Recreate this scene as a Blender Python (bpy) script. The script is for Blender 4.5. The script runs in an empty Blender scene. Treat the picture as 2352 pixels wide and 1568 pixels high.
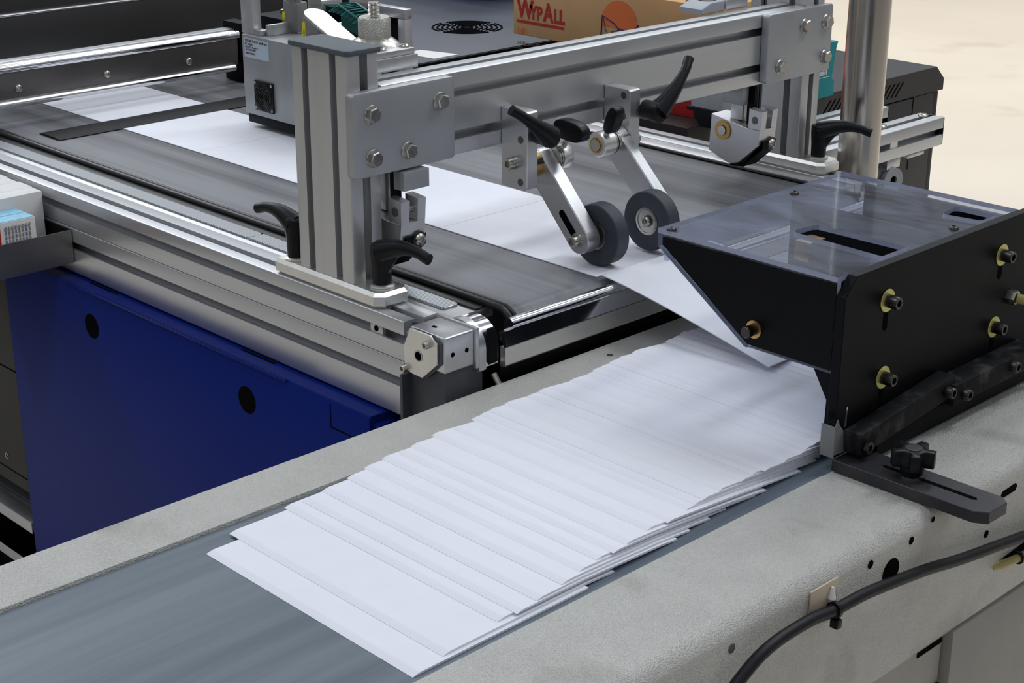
import bpy, bmesh, math, random
from mathutils import Vector as V, Matrix
random.seed(7)
S = bpy.context.scene
COL = S.collection
ZF = 0.95                      # height of the machine frame's datum above the floor
PI = math.pi

# ---------------------------------------------------------------- camera
cd = bpy.data.cameras.new('camera'); cam = bpy.data.objects.new('camera', cd); COL.objects.link(cam)
yaw, pit, rol = 2.36770783, 0.362714134, 0.00303809876
fw = V((math.cos(yaw)*math.cos(pit), math.sin(yaw)*math.cos(pit), -math.sin(pit)))
rt = V((math.sin(yaw), -math.cos(yaw), 0)); up = rt.cross(fw)
r2 = rt*math.cos(rol)+up*math.sin(rol); u2 = up*math.cos(rol)-rt*math.sin(rol)
cam.matrix_world = Matrix(((r2.x, u2.x, -fw.x, 1.30398), (r2.y, u2.y, -fw.y, -1.0371), (r2.z, u2.z, -fw.z, 0.56475+ZF), (0, 0, 0, 1)))
cd.sensor_width = 36; cd.sensor_fit = 'HORIZONTAL'; cd.lens = 3745.55/2352*36
cd.clip_start = 0.02; cd.clip_end = 60
S.camera = cam

# ---------------------------------------------------------------- world and lamps
S.view_settings.view_transform = 'Standard'; S.view_settings.look = 'None'
S.view_settings.gamma = 1; S.view_settings.use_curve_mapping = False
S.view_settings.exposure = 0.16
w = bpy.data.worlds.new('world'); S.world = w; w.use_nodes = True
nt = w.node_tree; nt.nodes.clear()
tc = nt.nodes.new('ShaderNodeTexCoord'); sx = nt.nodes.new('ShaderNodeSeparateXYZ'); rp = nt.nodes.new('ShaderNodeValToRGB')
mp = nt.nodes.new('ShaderNodeMath'); mp.operation = 'MULTIPLY_ADD'; mp.inputs[1].default_value = .5; mp.inputs[2].default_value = .5
bg = nt.nodes.new('ShaderNodeBackground'); ow = nt.nodes.new('ShaderNodeOutputWorld')
nt.links.new(tc.outputs['Generated'], sx.inputs[0]); nt.links.new(sx.outputs[2], mp.inputs[0]); nt.links.new(mp.outputs[0], rp.inputs[0])
nt.links.new(rp.outputs[0], bg.inputs[0]); nt.links.new(bg.outputs[0], ow.inputs[0]); bg.inputs[1].default_value = 0.36
e = rp.color_ramp.elements
e[0].position = .40; e[0].color = (.10, .095, .09, 1)
e[1].position = .50; e[1].color = (.165, .165, .165, 1)
for p_, c_ in ((.575, (.42, .43, .45, 1)), (.66, (1.15, 1.18, 1.24, 1)), (.76, (1.0, 1.04, 1.12, 1)), (.86, (.62, .66, .74, 1)), (1., (.70, .75, .85, 1))):
    q = e.new(p_); q.color = c_

def area(name, loc, to, sx_, sy_, power, col):
    l = bpy.data.lights.new(name, 'AREA'); l.shape = 'RECTANGLE'; l.size = sx_; l.size_y = sy_; l.energy = power; l.color = col
    o = bpy.data.objects.new(name, l); COL.objects.link(o); o.location = loc
    o.rotation_euler = (V(to)-V(loc)).to_track_quat('-Z', 'Y').to_euler(); return o
COOL = (.90, .95, 1.0)
for i, (x, y) in enumerate(((-1.9, -0.6), (-1.9, 1.6), (-3.6, 0.4), (-.3, 2.1), (0.2, -.9), (1.1, 1.8))):
    area('ceiling_lamp', (x, y, 3.3), (x, y, 0), .35, 1.5, (12, 3, 12, 17, 9, 24)[i], COOL)
area('side_lamp', (-4.6, .9, 2.75), (-.6, .3, .93), .5, 2.4, 26, COOL)
area('metal_top_fill', (-4.2, 3.9, 4.7), (-.3, .3, .9), 6.0, 2.2, 72, COOL)  # unseen area fill, added so the metal tops reflect brightly
hl = area('floor_fill', (-3.4, 6.8, 7.5), (-3.4, 6.8, 0), 6.5, 6.5, 150, (1., .93, .82)); hl.data.spread = math.radians(84)  # unseen warm fill, added and narrowed to brighten the far floor

# ---------------------------------------------------------------- materials
def nodes(name):
    m = bpy.data.materials.new(name); m.use_nodes = True; n = m.node_tree; return m, n, n.nodes['Principled BSDF']
def mat(name, col, rough=.5, metal=0., var=.06, vs=30., stretch=(1, 1, 1), bump=0., bs=400., bd=.001, spec=.5, rvar=0., coat=0., dirt=None, dscale=6., dlo=.55, dhi=.75):
    m, n, b = nodes(name); N = n.nodes; L = n.links
    c = N.new('ShaderNodeTexCoord'); mp_ = N.new('ShaderNodeMapping'); mp_.inputs['Scale'].default_value = stretch
    L.new(c.outputs['Object'], mp_.inputs[0])
    t = N.new('ShaderNodeTexNoise'); t.inputs['Scale'].default_value = vs; t.inputs['Detail'].default_value = 4
    L.new(mp_.outputs[0], t.inputs['Vector'])
    r = N.new('ShaderNodeValToRGB'); r.color_ramp.elements[0].position = .3; r.color_ramp.elements[1].position = .7
    r.color_ramp.elements[0].color = tuple(v*(1-var) for v in col)+(1,); r.color_ramp.elements[1].color = tuple(min(1, v*(1+var)) for v in col)+(1,)
    L.new(t.outputs[0], r.inputs[0]); src = r.outputs[0]
    if dirt:
        t2 = N.new('ShaderNodeTexNoise'); t2.inputs['Scale'].default_value = dscale; t2.inputs['Detail'].default_value = 8
        L.new(c.outputs['Object'], t2.inputs['Vector'])
        k = N.new('ShaderNodeValToRGB'); k.color_ramp.elements[0].position = dlo; k.color_ramp.elements[1].position = dhi
        L.new(t2.outputs[0], k.inputs[0]); mx = N.new('ShaderNodeMixRGB'); mx.inputs[2].default_value = tuple(dirt)+(1,)
        L.new(k.outputs[0], mx.inputs[0]); L.new(src, mx.inputs[1]); src = mx.outputs[0]
    L.new(src, b.inputs['Base Color'])
    b.inputs['Metallic'].default_value = metal; b.inputs['Roughness'].default_value = rough
    b.inputs['Specular IOR Level'].default_value = spec; b.inputs['Coat Weight'].default_value = coat
    if rvar:
        a = N.new('ShaderNodeMath'); a.operation = 'MULTIPLY_ADD'; a.inputs[1].default_value = rvar; a.inputs[2].default_value = rough-rvar/2
        L.new(t.outputs[0], a.inputs[0]); L.new(a.outputs[0], b.inputs['Roughness'])
    if bump:
        t3 = N.new('ShaderNodeTexNoise'); t3.inputs['Scale'].default_value = bs; t3.inputs['Detail'].default_value = 2
        L.new(mp_.outputs[0], t3.inputs['Vector']); bp = N.new('ShaderNodeBump'); bp.inputs['Strength'].default_value = bump; bp.inputs['Distance'].default_value = bd
        L.new(t3.outputs[0], bp.inputs['Height']); L.new(bp.outputs[0], b.inputs['Normal'])
    return m
ALU_X = mat('anodised_aluminium_x', (.60, .61, .63), .36, .80, .04, 40, (.05, 1, 1), rvar=.12)
ALU_Y = mat('anodised_aluminium_y', (.60, .61, .62), .36, .80, .04, 40, (1, .05, 1), rvar=.12)
ALU_Z = mat('anodised_aluminium_z', (.60, .60, .60), .38, .75, .04, 40, (1, 1, .05), rvar=.12)
MILL = mat('milled_aluminium', (.60, .60, .61), .34, .85, .06, 60, (.3, 1, .3), bump=.05, bs=300, rvar=.15)
PLATE = mat('blasted_aluminium', (.44, .45, .465), .48, .70, .05, 14, rvar=.1, bump=.05, bs=900)
BARE = mat('bright_bare_aluminium', (.78, .77, .73), .36, .9, .06, 50, (1, .1, 1), rvar=.12)
STEEL = mat('zinc_steel', (.52, .50, .46), .28, 1., .08, 80, rvar=.15)
SOCK = mat('dark_oiled_steel', (.07, .065, .06), .32, .9, .15, 60, rvar=.2)
CHROME = mat('chrome', (.82, .82, .84), .12, 1., .02, 20, (1, .05, 1), rvar=.08)
POLE = mat('brushed_stainless', (.56, .52, .47), .24, 1., .10, 30, (1, 1, .06), rvar=.2)
BRASS = mat('brass', (.60, .38, .14), .35, .9, .1, 60)
ZYEL = mat('yellow_zinc', (.66, .62, .22), .35, .6, .15, 90, rvar=.2)
BLACKP = mat('black_plastic', (.005, .0055, .0075), .38, 0, .2, 60, spec=.25, bump=.15, bs=700)
BLACKA = mat('black_painted_metal', (.003, .0032, .0045), .48, 0, .2, 25, spec=.12, rvar=.1)
DARKA = mat('dark_anodised_bar', (.035, .034, .042), .45, .3, .15, 60, (1, .2, 1), rvar=.1, dirt=(.07, .065, .06), dscale=14)
DUSTY = mat('dusty_black_bar', (.006, .006, .007), .6, 0, .3, 40, spec=.2, dirt=(.055, .055, .055), dscale=50, dlo=.5, dhi=.72)
DARKG = mat('dark_grey_casting', (.075, .078, .09), .5, .2, .1, 30)
RUBBER = mat('rubber_roller', (.035, .041, .055), .55, 0, .12, 90, bump=.1, bs=900)
BCORD = mat('black_rubber_cord', (.012, .012, .012), .42, 0, .1, 40)
BLUE = mat('blue_gloss_enamel', (.005, .018, .18), .22, 0, .08, 3, spec=.10)
CAP = mat('grey_black_cap', (.075, .09, .105), .55, 0, .08, 200, bump=.2, bs=1200)
HOLE = mat('dark_opening', (.002, .002, .003), .9, 0, .1, 20, spec=.05)
PAPER = mat('white_envelope_paper', (.83, .84, .90), .75, 0, .015, 30, spec=.25)
BEIGE = mat('textured_beige_enamel', (.635, .62, .58), .28, 0, .05, 25, bump=1.0, bs=800, bd=.0022, spec=.6, dirt=(.33, .31, .27), dscale=9, dlo=.56, dhi=.8)
BEIGE2 = mat('smooth_beige_enamel', (.36, .34, .305), .45, 0, .06, 12, bump=.35, bs=650, spec=.4)
FLOOR = mat('polished_cream_floor', (.80, .735, .63), .35, 0, .05, 1.1, spec=.3, dirt=(.60, .51, .40), dscale=2.6, dlo=.60, dhi=.86)
DGREY = mat('dark_grey_enamel', (.030, .029, .028), .45, 0, .1, 8, spec=.4)
TABLE = mat('blue_grey_laminate', (.032, .040, .062), .40, 0, .25, 5, (1, 3, 1), spec=.5, rvar=.15)
MACH = mat('charcoal_enamel', (.025, .024, .025), .42, 0, .1, 15, spec=.4)
CARD = mat('brown_cardboard', (.56, .34, .165), .8, 0, .04, 20, spec=.2)
RED = mat('red_ink', (.42, .025, .02), .7, 0, .05, 40)
REDC = mat('red_card', (.40, .008, .008), .6, 0, .05, 20)
ORANGE = mat('orange_print', (.72, .17, .045), .7, 0, .04, 20)
INK = mat('navy_print', (.02, .02, .16), .7)
INKG = mat('grey_print', (.10, .08, .07), .8)
TEAL = mat('teal_card', (.0, .235, .265), .6, 0, .05, 20)
GREEN = mat('green_plastic', (.0, .105, .085), .4, 0, .1, 40)
WHITE = mat('white_card', (.72, .71, .70), .7, 0, .03, 30)
LBLUE = mat('light_blue_print', (.25, .55, .72), .6, 0, .06, 60)
LABEL = mat('pale_label', (.45, .52, .60), .6, 0, .04, 50)
YEL = mat('yellow_tag_plastic', (.75, .68, .02), .5)
GREYC = mat('grey_connector', (.20, .20, .19), .5, 0, .08, 60)
PHG = mat('grey_painted_housing', (.34, .35, .36), .40, .35, .05, 40, (1, 1, .2), rvar=.1)
TRAYM = mat('tray_sheet_steel', (.30, .285, .27), .34, .85, .2, 8, rvar=.2)
TRAY = mat('grey_steel_sheet', (.16, .15, .145), .38, .8, .15, 8, rvar=.2)
REDBR = mat('reddish_brown_panel', (.14, .095, .085), .6)
GREYL = mat('light_grey_plastic', (.33, .345, .37), .5)
CABLE = mat('black_cable', (.010, .010, .012), .45, 0, .2, 60, spec=.25, bump=.2, bs=500)
TIEW = mat('nylon_tan', (.56, .47, .35), .5)
AMBER = mat('amber_tube', (.40, .34, .12), .3, 0, .1, 60)
TAPE = mat('grey_tape', (.23, .24, .24), .5)
EDGE = mat('blue_acrylic_edge', (.34, .37, .50), .25, 0, .1, 40, coat=.4)

def belt_mat(name, base, hi, scale, rough, along):
    m, n, b = nodes(name); N = n.nodes; L = n.links
    c = N.new('ShaderNodeTexCoord'); mp_ = N.new('ShaderNodeMapping'); mp_.inputs['Scale'].default_value = along
    L.new(c.outputs['Object'], mp_.inputs[0])
    t = N.new('ShaderNodeTexNoise'); t.inputs['Scale'].default_value = scale; t.inputs['Detail'].default_value = 5; t.inputs['Roughness'].default_value = .65
    L.new(mp_.outputs[0], t.inputs['Vector']); r = N.new('ShaderNodeValToRGB')
    r.color_ramp.elements[0].position = .35; r.color_ramp.elements[0].color = base+(1,)
    r.color_ramp.elements[1].position = .65; r.color_ramp.elements[1].color = hi+(1,)
    L.new(t.outputs[0], r.inputs[0]); L.new(r.outputs[0], b.inputs['Base Color']); b.inputs['Roughness'].default_value = rough
    b.inputs['Specular IOR Level'].default_value = .28
    return m
BELT1 = belt_mat('worn_transport_belt', (.042, .043, .048), (.22, .225, .24), 12, .40, (.03, 1, 1))
BELT2 = belt_mat('slate_conveyor_belt', (.095, .125, .155), (.15, .185, .215), 40, .45, (1, .04, 1))

def ribbed():
    m, n, b = nodes('finely_ribbed_steel'); N = n.nodes; L = n.links
    c = N.new('ShaderNodeTexCoord'); wv = N.new('ShaderNodeTexWave'); wv.inputs['Scale'].default_value = 95; wv.bands_direction = 'X'
    L.new(c.outputs['Object'], wv.inputs[0]); r = N.new('ShaderNodeValToRGB')
    r.color_ramp.elements[0].color = (.18, .2, .22, 1); r.color_ramp.elements[1].color = (.62, .64, .66, 1)
    L.new(wv.outputs[0], r.inputs[0]); L.new(r.outputs[0], b.inputs['Base Color']); b.inputs['Metallic'].default_value = .8; b.inputs['Roughness'].default_value = .35
    return m
RIB = ribbed()

def acrylic():
    m = bpy.data.materials.new('clear_smudged_acrylic'); m.use_nodes = True; n = m.node_tree; N = n.nodes; L = n.links; N.clear()
    o = N.new('ShaderNodeOutputMaterial'); tr = N.new('ShaderNodeBsdfTransparent'); tr.inputs[0].default_value = (.80, .84, .92, 1)
    gl = N.new('ShaderNodeBsdfGlossy'); gl.inputs['Roughness'].default_value = .07
    fr = N.new('ShaderNodeFresnel'); fr.inputs[0].default_value = 1.49
    m1 = N.new('ShaderNodeMixShader'); ge = N.new('ShaderNodeNewGeometry'); bf = N.new('ShaderNodeMath'); bf.operation = 'SUBTRACT'; bf.inputs[0].default_value = 1.; L.new(ge.outputs['Backfacing'], bf.inputs[1]); mu = N.new('ShaderNodeMath'); mu.operation = 'MULTIPLY'; L.new(fr.outputs[0], mu.inputs[0]); L.new(bf.outputs[0], mu.inputs[1]); L.new(mu.outputs[0], m1.inputs[0]); L.new(tr.outputs[0], m1.inputs[1]); L.new(gl.outputs[0], m1.inputs[2])
    df = N.new('ShaderNodeBsdfDiffuse'); df.inputs[0].default_value = (.30, .34, .44, 1)
    c = N.new('ShaderNodeTexCoord'); mp_ = N.new('ShaderNodeMapping'); mp_.inputs['Scale'].default_value = (1, 2.2, 1); mp_.inputs['Rotation'].default_value = (0, 0, .5)
    L.new(c.outputs['Object'], mp_.inputs[0])
    t = N.new('ShaderNodeTexNoise'); t.inputs['Scale'].default_value = 11; t.inputs['Detail'].default_value = 7; t.inputs['Distortion'].default_value = 1.2
    L.new(mp_.outputs[0], t.inputs['Vector']); r = N.new('ShaderNodeValToRGB')
    r.color_ramp.elements[0].position = .38; r.color_ramp.elements[0].color = (.02, .02, .02, 1); r.color_ramp.elements[1].position = .74; r.color_ramp.elements[1].color = (.26, .26, .27, 1)
    L.new(t.outputs[0], r.inputs[0]); m2 = N.new('ShaderNodeMixShader')
    L.new(r.outputs[0], m2.inputs[0]); L.new(m1.outputs[0], m2.inputs[1]); L.new(df.outputs[0], m2.inputs[2]); L.new(m2.outputs[0], o.inputs[0])
    return m
ACR = acrylic()

# ---------------------------------------------------------------- mesh helpers
ROOT = {}
class MB:
    def __init__(s): s.bm = bmesh.new()
    def _in(s, t, M=None):
        if M is not None: bmesh.ops.transform(t, matrix=M, verts=t.verts)
        me = bpy.data.meshes.new('t'); t.to_mesh(me); t.free(); s.bm.from_mesh(me); bpy.data.meshes.remove(me); return s
    def box(s, x0, x1, y0, y1, z0, z1, bev=0., seg=2, M=None):
        t = bmesh.new(); vs = [t.verts.new((x, y, z)) for x in (x0, x1) for y in (y0, y1) for z in (z0, z1)]
        for f in ((0, 1, 3, 2), (4, 6, 7, 5), (0, 4, 5, 1), (2, 3, 7, 6), (0, 2, 6, 4), (1, 5, 7, 3)): t.faces.new([vs[i] for i in f])
        if bev: bmesh.ops.bevel(t, geom=t.edges[:], offset=bev, segments=seg, affect='EDGES', profile=.5)
        return s._in(t, M)
    def prism(s, pts, axis, a, b, bev=0., seg=1, M=None, side_mat=None):
        P = {'x': lambda p, c: (c, p[0], p[1]), 'y': lambda p, c: (p[0], c, p[1]), 'z': lambda p, c: (p[0], p[1], c)}[axis]
        t = bmesh.new(); A = [t.verts.new(P(p, a)) for p in pts]; B = [t.verts.new(P(p, b)) for p in pts]; n = len(pts)
        fa = t.faces.new(A); fb = t.faces.new(B[::-1])
        for i in range(n):
            f = t.faces.new((A[i], B[i], B[(i+1) % n], A[(i+1) % n]))
            if side_mat is not None: f.material_index = side_mat
        bmesh.ops.recalc_face_normals(t, faces=t.faces[:])
        if bev:
            E = [e for e in t.edges if (fa in e.link_faces) or (fb in e.link_faces)]
            bmesh.ops.bevel(t, geom=E, offset=bev, segments=seg, affect='EDGES', profile=.5)
        return s._in(t, M)
    def lathe(s, prof, p0, ax, seg=28, M=None, ring=False):
        ax = V(ax).normalized(); q = ax.to_track_quat('Z', 'Y').to_matrix().to_4x4(); T = Matrix.Translation(V(p0)) @ q
        t = bmesh.new(); rings = []
        for r, h in prof:
            rings.append([t.verts.new((r*math.cos(2*PI*i/seg), r*math.sin(2*PI*i/seg), h)) for i in range(seg)] if r > 1e-6 else [t.verts.new((0, 0, h))])
        if ring: rings.append(rings[0])
        for a, b in zip(rings, rings[1:]):
            if len(a) == 1 and len(b) == 1: continue
            for i in range(seg):
                j = (i+1) % seg
                if len(a) == 1: t.faces.new((a[0], b[j], b[i]))
                elif len(b) == 1: t.faces.new((a[i], a[j], b[0]))
                else: t.faces.new((a[i], a[j], b[j], b[i]))
        for rg, fl in (() if ring else ((rings[0], True), (rings[-1], False))):
            if len(rg) > 1: t.faces.new(rg[::-1] if fl else rg)
        bmesh.ops.recalc_face_normals(t, faces=t.faces[:])
        return s._in(t, T if M is None else M @ T)
    def cyl(s, p0, p1, r, seg=24, bev=0., r1=None):
        p0, p1 = V(p0), V(p1); L = (p1-p0).length; r1 = r if r1 is None else r1
        pr = [(r, 0), (r1, L)] if not bev else [(r-bev, 0), (r, bev), (r1, L-bev), (r1-bev, L)]
        return s.lathe(pr, p0, p1-p0, seg)
    def sweep(s, pts, rad, seg=12, flat=1., upv=(0, 0, 1)):
        pts = [V(p) for p in pts]; n = len(pts)
        rad = rad if hasattr(rad, '__len__') else [rad]*n
        t = bmesh.new(); rings = []
        for i, p in enumerate(pts):
            d = (pts[min(i+1, n-1)]-pts[max(i-1, 0)]).normalized(); u = V(upv)
            a = d.cross(u)
            if a.length < 1e-4: a = d.cross(V((1, 0, 0)))
            a.normalize(); b = a.cross(d)
            rings.append([t.verts.new(p+a*(rad[i]*flat*math.cos(2*PI*k/seg))+b*(rad[i]*math.sin(2*PI*k/seg))) for k in range(seg)])
        for A, B in zip(rings, rings[1:]):
            for k in range(seg): t.faces.new((A[k], A[(k+1) % seg], B[(k+1) % seg], B[k]))
        t.faces.new(rings[0][::-1]); t.faces.new(rings[-1]); bmesh.ops.recalc_face_normals(t, faces=t.faces[:])
        return s._in(t)
    def hexa(s, p0, ax, r, h, rot=0., ch=.12):
        """hexagon head with chamfered top"""
        ax = V(ax).normalized(); q = ax.to_track_quat('Z', 'Y').to_matrix().to_4x4()
        t = bmesh.new()
        R = [[t.verts.new((k*r*math.cos(rot+PI/3*i), k*r*math.sin(rot+PI/3*i), z)) for i in range(6)] for k, z in ((1, 0), (1, h*.82), (1-ch, h))]
        for A, B in zip(R, R[1:]):
            for i in range(6): t.faces.new((A[i], A[(i+1) % 6], B[(i+1) % 6], B[i]))
        t.faces.new(R[0][::-1]); t.faces.new(R[-1])
        return s._in(t, Matrix.Translation(V(p0)) @ q)
    def build(s, name, m, parent=None, ang=38, smooth=True):
        me = bpy.data.meshes.new(name); bm = s.bm
        if parent is None:
            c = [v.co for v in bm.verts]; lo = [min(v[i] for v in c) for i in range(3)]; hi = [max(v[i] for v in c) for i in range(3)]
            o0 = V(((lo[0]+hi[0])/2, (lo[1]+hi[1])/2, lo[2]))
        else: o0 = ROOT[parent.name]
        bmesh.ops.translate(bm, verts=bm.verts, vec=-o0); bm.to_mesh(me); bm.free()
        for mm in (m if isinstance(m, (list, tuple)) else [m]): me.materials.append(mm)
        if smooth:
            me.polygons.foreach_set('use_smooth', [True]*len(me.polygons)); me.set_sharp_from_angle(angle=math.radians(ang))
        o = bpy.data.objects.new(name, me); COL.objects.link(o)
        if parent is None: o.location = o0
        else: o.parent = parent
        ROOT[o.name] = o0
        return o
def tag(o, label, cat, group=None, kind=None):
    if label: o['label'] = label
    if cat: o['category'] = cat
    if group: o['group'] = group
    if kind: o['kind'] = kind
    return o
def thing(name, label, cat, loc, group=None):
    o = bpy.data.objects.new(name, None); o.empty_display_size = .02; COL.objects.link(o); o.location = loc; ROOT[o.name] = V(loc)
    return tag(o, label, cat, group)
def struct(o): o['kind'] = 'structure'; return o

def text(name, s, size, org, xd, yd, m, parent, sx=1., bold=0.):
    cu = bpy.data.curves.new(name, 'FONT'); cu.body = s; cu.size = size; cu.extrude = .0002; cu.offset = bold
    t = bpy.data.objects.new(name, cu); COL.objects.link(t)
    dg = bpy.context.evaluated_depsgraph_get(); me = bpy.data.meshes.new_from_object(t.evaluated_get(dg)); bpy.data.objects.remove(t)
    xd, yd = V(xd).normalized(), V(yd).normalized(); zd = xd.cross(yd); yd = zd.cross(xd)
    M = Matrix(((xd.x*sx, yd.x, zd.x, 0), (xd.y*sx, yd.y, zd.y, 0), (xd.z*sx, yd.z, zd.z, 0), (0, 0, 0, 1)))
    me.transform(Matrix.Translation(V(org)-ROOT[parent.name]) @ M); me.name = name; me.materials.clear(); me.materials.append(m)
    o = bpy.data.objects.new(name, me); COL.objects.link(o); o.parent = parent; ROOT[o.name] = ROOT[parent.name]; return o

def profile(u0, u1, v0, v1, su, sv, r=.0015, ow=.0052, lip=.0035, iw=.0095, dep=.0135):
    """T-slot section; su: slot centres along u on the v0 and v1 sides, sv: slot centres along v on the u0 and u1 sides"""
    def notch(c, w0, lp, iw_, dp): return [(c-w0, 0), (c-w0, lp), (c-iw_, lp), (c-iw_, dp), (c+iw_, dp), (c+iw_, lp), (c+w0, lp), (c+w0, 0)]
    P = []
    def arc(cx, cy, a0): 
        for k in range(4): a = a0+PI/2*k/3; P.append((cx+r*math.cos(a), cy+r*math.sin(a)))
    arc(u0+r, v0+r, PI)
    for c in su:
        for a, d in notch(c, ow, lip, iw, dep): P.append((a, v0+d))
    arc(u1-r, v0+r, PI*1.5)
    for c in sv:
        for a, d in notch(c, ow, lip, iw, dep): P.append((u1-d, a))
    arc(u1-r, v1-r, 0)
    for c in reversed(su):
        for a, d in reversed(notch(c, ow, lip, iw, dep)): P.append((a, v1-d))
    arc(u0+r, v1-r, PI/2)
    for c in reversed(sv):
        for a, d in reversed(notch(c, ow, lip, iw, dep)): P.append((u0+d, a))
    return P

def socket(parent, p, ax, r=.005, h=.006, m=None, name='socket_screw', washer=None, wm=None, m2=None):
    """socket head screw with a hexagon recess, washer as sub-part"""
    ax = V(ax).normalized(); b = MB(); p = V(p)
    if washer:
        o = MB().cyl(p, p+ax*.0012, washer, 24, .0003).build('washer', wm or STEEL, parent); p = p+ax*.0012
    b.lathe([(r, 0), (r, h*.88), (r*.9, h), (r*.55, h), (r*.55, h*.45), (0, h*.45)], p, ax, 20)
    o = b.build(name, m or STEEL, parent)
    return o
def hexbolt(parent, p, ax, r=.0085, h=.0062, rot=.3):
    ax = V(ax).normalized(); p = V(p); b = MB(); b.hexa(p+ax*.0016, ax, r, h, rot, .14)
    o = b.build('hex_bolt', STEEL, parent, ang=20)
    if o: MB().lathe([(r*1.12, 0), (r*1.16, .0008), (r*1.08, .0016), (0, .0016)], p, ax).build('washer', STEEL, o)
    return o
def button(parent, p, ax, r=.005, h=.003, m=None, name='button_screw'):
    ax = V(ax).normalized()
    return MB().lathe([(r, 0), (r*.95, h*.45), (r*.72, h*.85), (r*.45, h), (r*.40, h), (r*.36, h*.4), (0, h*.4)], V(p), ax, 20).build(name, m or STEEL, parent)
def lever(parent, base, ax, tip, h=.046, r=.0118, bulge=.006, ring=True):
    base, ax, tip = V(base), V(ax).normalized(), V(tip)
    b = MB()
    b.lathe([(r*.86, .003), (r*.9, h*.45), (r, h*.75), (r, h-.002), (r*.86, h), (r*.5, h), (r*.5, h-.003), (0, h-.003)], base, ax)
    st = base+ax*(h*.80); d = tip-st; pts = []; rad = []
    for i in range(13):
        k = i/12; pts.append(st+d*k+ax*(bulge*math.sin(PI*min(1, k*1.15))-.0045*(k > .82)*(k-.82)/.18)); rad.append(.0092*(1-k)**1.5+.0047+.0016*max(0, (k-.7)/.3))
    b.sweep(pts, rad, 12, .95, ax)
    # web below the arm's root
    b.sweep([base+ax*(h*.35)+d*.02, base+ax*(h*.5)+d*.09, base+ax*(h*.66)+d*.2, base+ax*(h*.80)+d*.36+ax*bulge*.4], [.0085, .0080, .0062, .0042], 10, .8, ax)
    o = b.build('clamp_lever', BLACKP, parent)
    if ring: MB().lathe([(r*1.05, -.0002), (r*1.15, .0004), (r*1.15, .0024), (r*1.0, .0032), (r*.8, .0036), (0, .0036)], base, ax).build('washer', BARE, o)
    MB().lathe([(r*.46, h-.0028), (r*.46, h-.0012), (r*.26, h-.0012), (r*.24, h-.0024), (0, h-.0024)], base, ax).build('centre_screw', SOCK, o)
    return o

# ================================================================ SETTING
f = MB().box(-16, 9, -5, 18, -ZF-.05, -ZF).build('floor', FLOOR); struct(f)

# ================================================================ FEEDING TABLE RAILS
X0 = -1.42
def rail(y0, y1, z0, z1, x1, m, label, cat='rail', sy=(), sz=(), x0=X0, group=None):
    o = MB().prism(profile(y0, y1, z0, z1, sy, sz), 'x', x0, x1).build('aluminium_profile', m, None, ang=30); return tag(o, label, cat, group)
rail(-.006, .039, -.0625, -.0175, .088, ALU_X, 'upper slotted aluminium rail along the near side of the belt, carrying the near post', sy=(.0145,), sz=(-.0378,))
lr = MB(); P_ = profile(-.006, .039, -.126, -.0627, (.0165,), (-.0872,)); lr.prism(P_, 'x', X0, .0875)
lr = tag(lr.build('aluminium_profile', ALU_X, None, ang=30), 'lower slotted aluminium rail directly above the blue cabinet', 'rail')
t = thing('rail_end_cap', 'dark grey cap closing the end of the lower near rail', 'cap', (.09, .0165, -.40))
MB().box(.0885, .0925, -.006, .010, -.40, -.062, .0006).build('cap_plate', DARKG, t)
MB().box(.0885, .0925, .0115, .041, -.40, -.062, .0006).build('cap_plate', DARKG, t)
o = MB().box(.030, .050, -.0035, .001, -.043, -.0335, .0004).build('slot_nut', MILL); tag(o, 'small threaded nut in the side slot of the near upper rail end', 'nut')
o2 = MB().cyl((.040, -.0042, -.038), (.040, -.003, -.038), .0032).build('threaded_hole', HOLE, o)
o = MB().box(-.004, .0915, .0185, .0385, -.026, -.0172, .001).build('slot_cover_bar', ALU_X); tag(o, 'short grey cover bar on the near rail beside the corner of the clamp plate', 'bar')
MB().sweep([(.036, .0185, -.0205), (.036, .0175, -.0160)], .003, 12).build('set_pin', STEEL, o)

# bed, ribbed strip, guide cords, belt
o = MB().box(X0, .112, .0395, .0990, -.030, -.0186, .001).box(X0, .10, .74, .7865, -.030, -.0186, .001).box(X0, .10, .043, .783, -.12, -.030).build('table_bed', MILL)
tag(o, 'grey aluminium bed plate carrying the wide transport belt between the rails', 'table bed')
st = thing('ribbed_strip', 'finely ribbed steel strip lying between near rail and black belt edge', 'strip', (-.8, .06, -.0186))
for a, b_ in ((X0, -.905), (-.904, -.2635), (-.2625, -.154), (-.153, .0885)):
    m_ = MB(); m_.prism([(a, .0495), (b_-.004, .0495), (b_, .0525), (b_, .069), (b_-.004, .072), (a, .072)], 'z', -.0186, -.0158, .0004)
    m_.build('strip_segment', RIB, st)
cd_ = thing('edge_guide', 'black rubber edge guide with round cords running beside the near belt edge', 'guide', (-.8, .088, -.0186))
MB().box(X0, .112, .0735, .0865, -.0186, -.0165, .0008).build('guide_base', BCORD, cd_)
def cordpts(y):
    p = [(X0, y, -.0142), (.118, y, -.0142)]
    for k in range(1, 9): a = PI/2*k/8; p.append((.130+.0198*math.sin(a), y, -.034+.0198*math.cos(a)))
    return p+[(.1498, y, -.052)]
MB().sweep(cordpts(.0905), .0042, 10).build('cord', BCORD, cd_)
MB().sweep(cordpts(.0985), .0030, 10).build('cord', BCORD, cd_)
bp = [(X0, -.0175), (.126, -.0175)]+[(.126+.020*math.sin(PI/2*k/8), -.0375+.020*math.cos(PI/2*k/8)) for k in range(1, 9)]+[(.146, -.056), (.143, -.056)]
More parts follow.
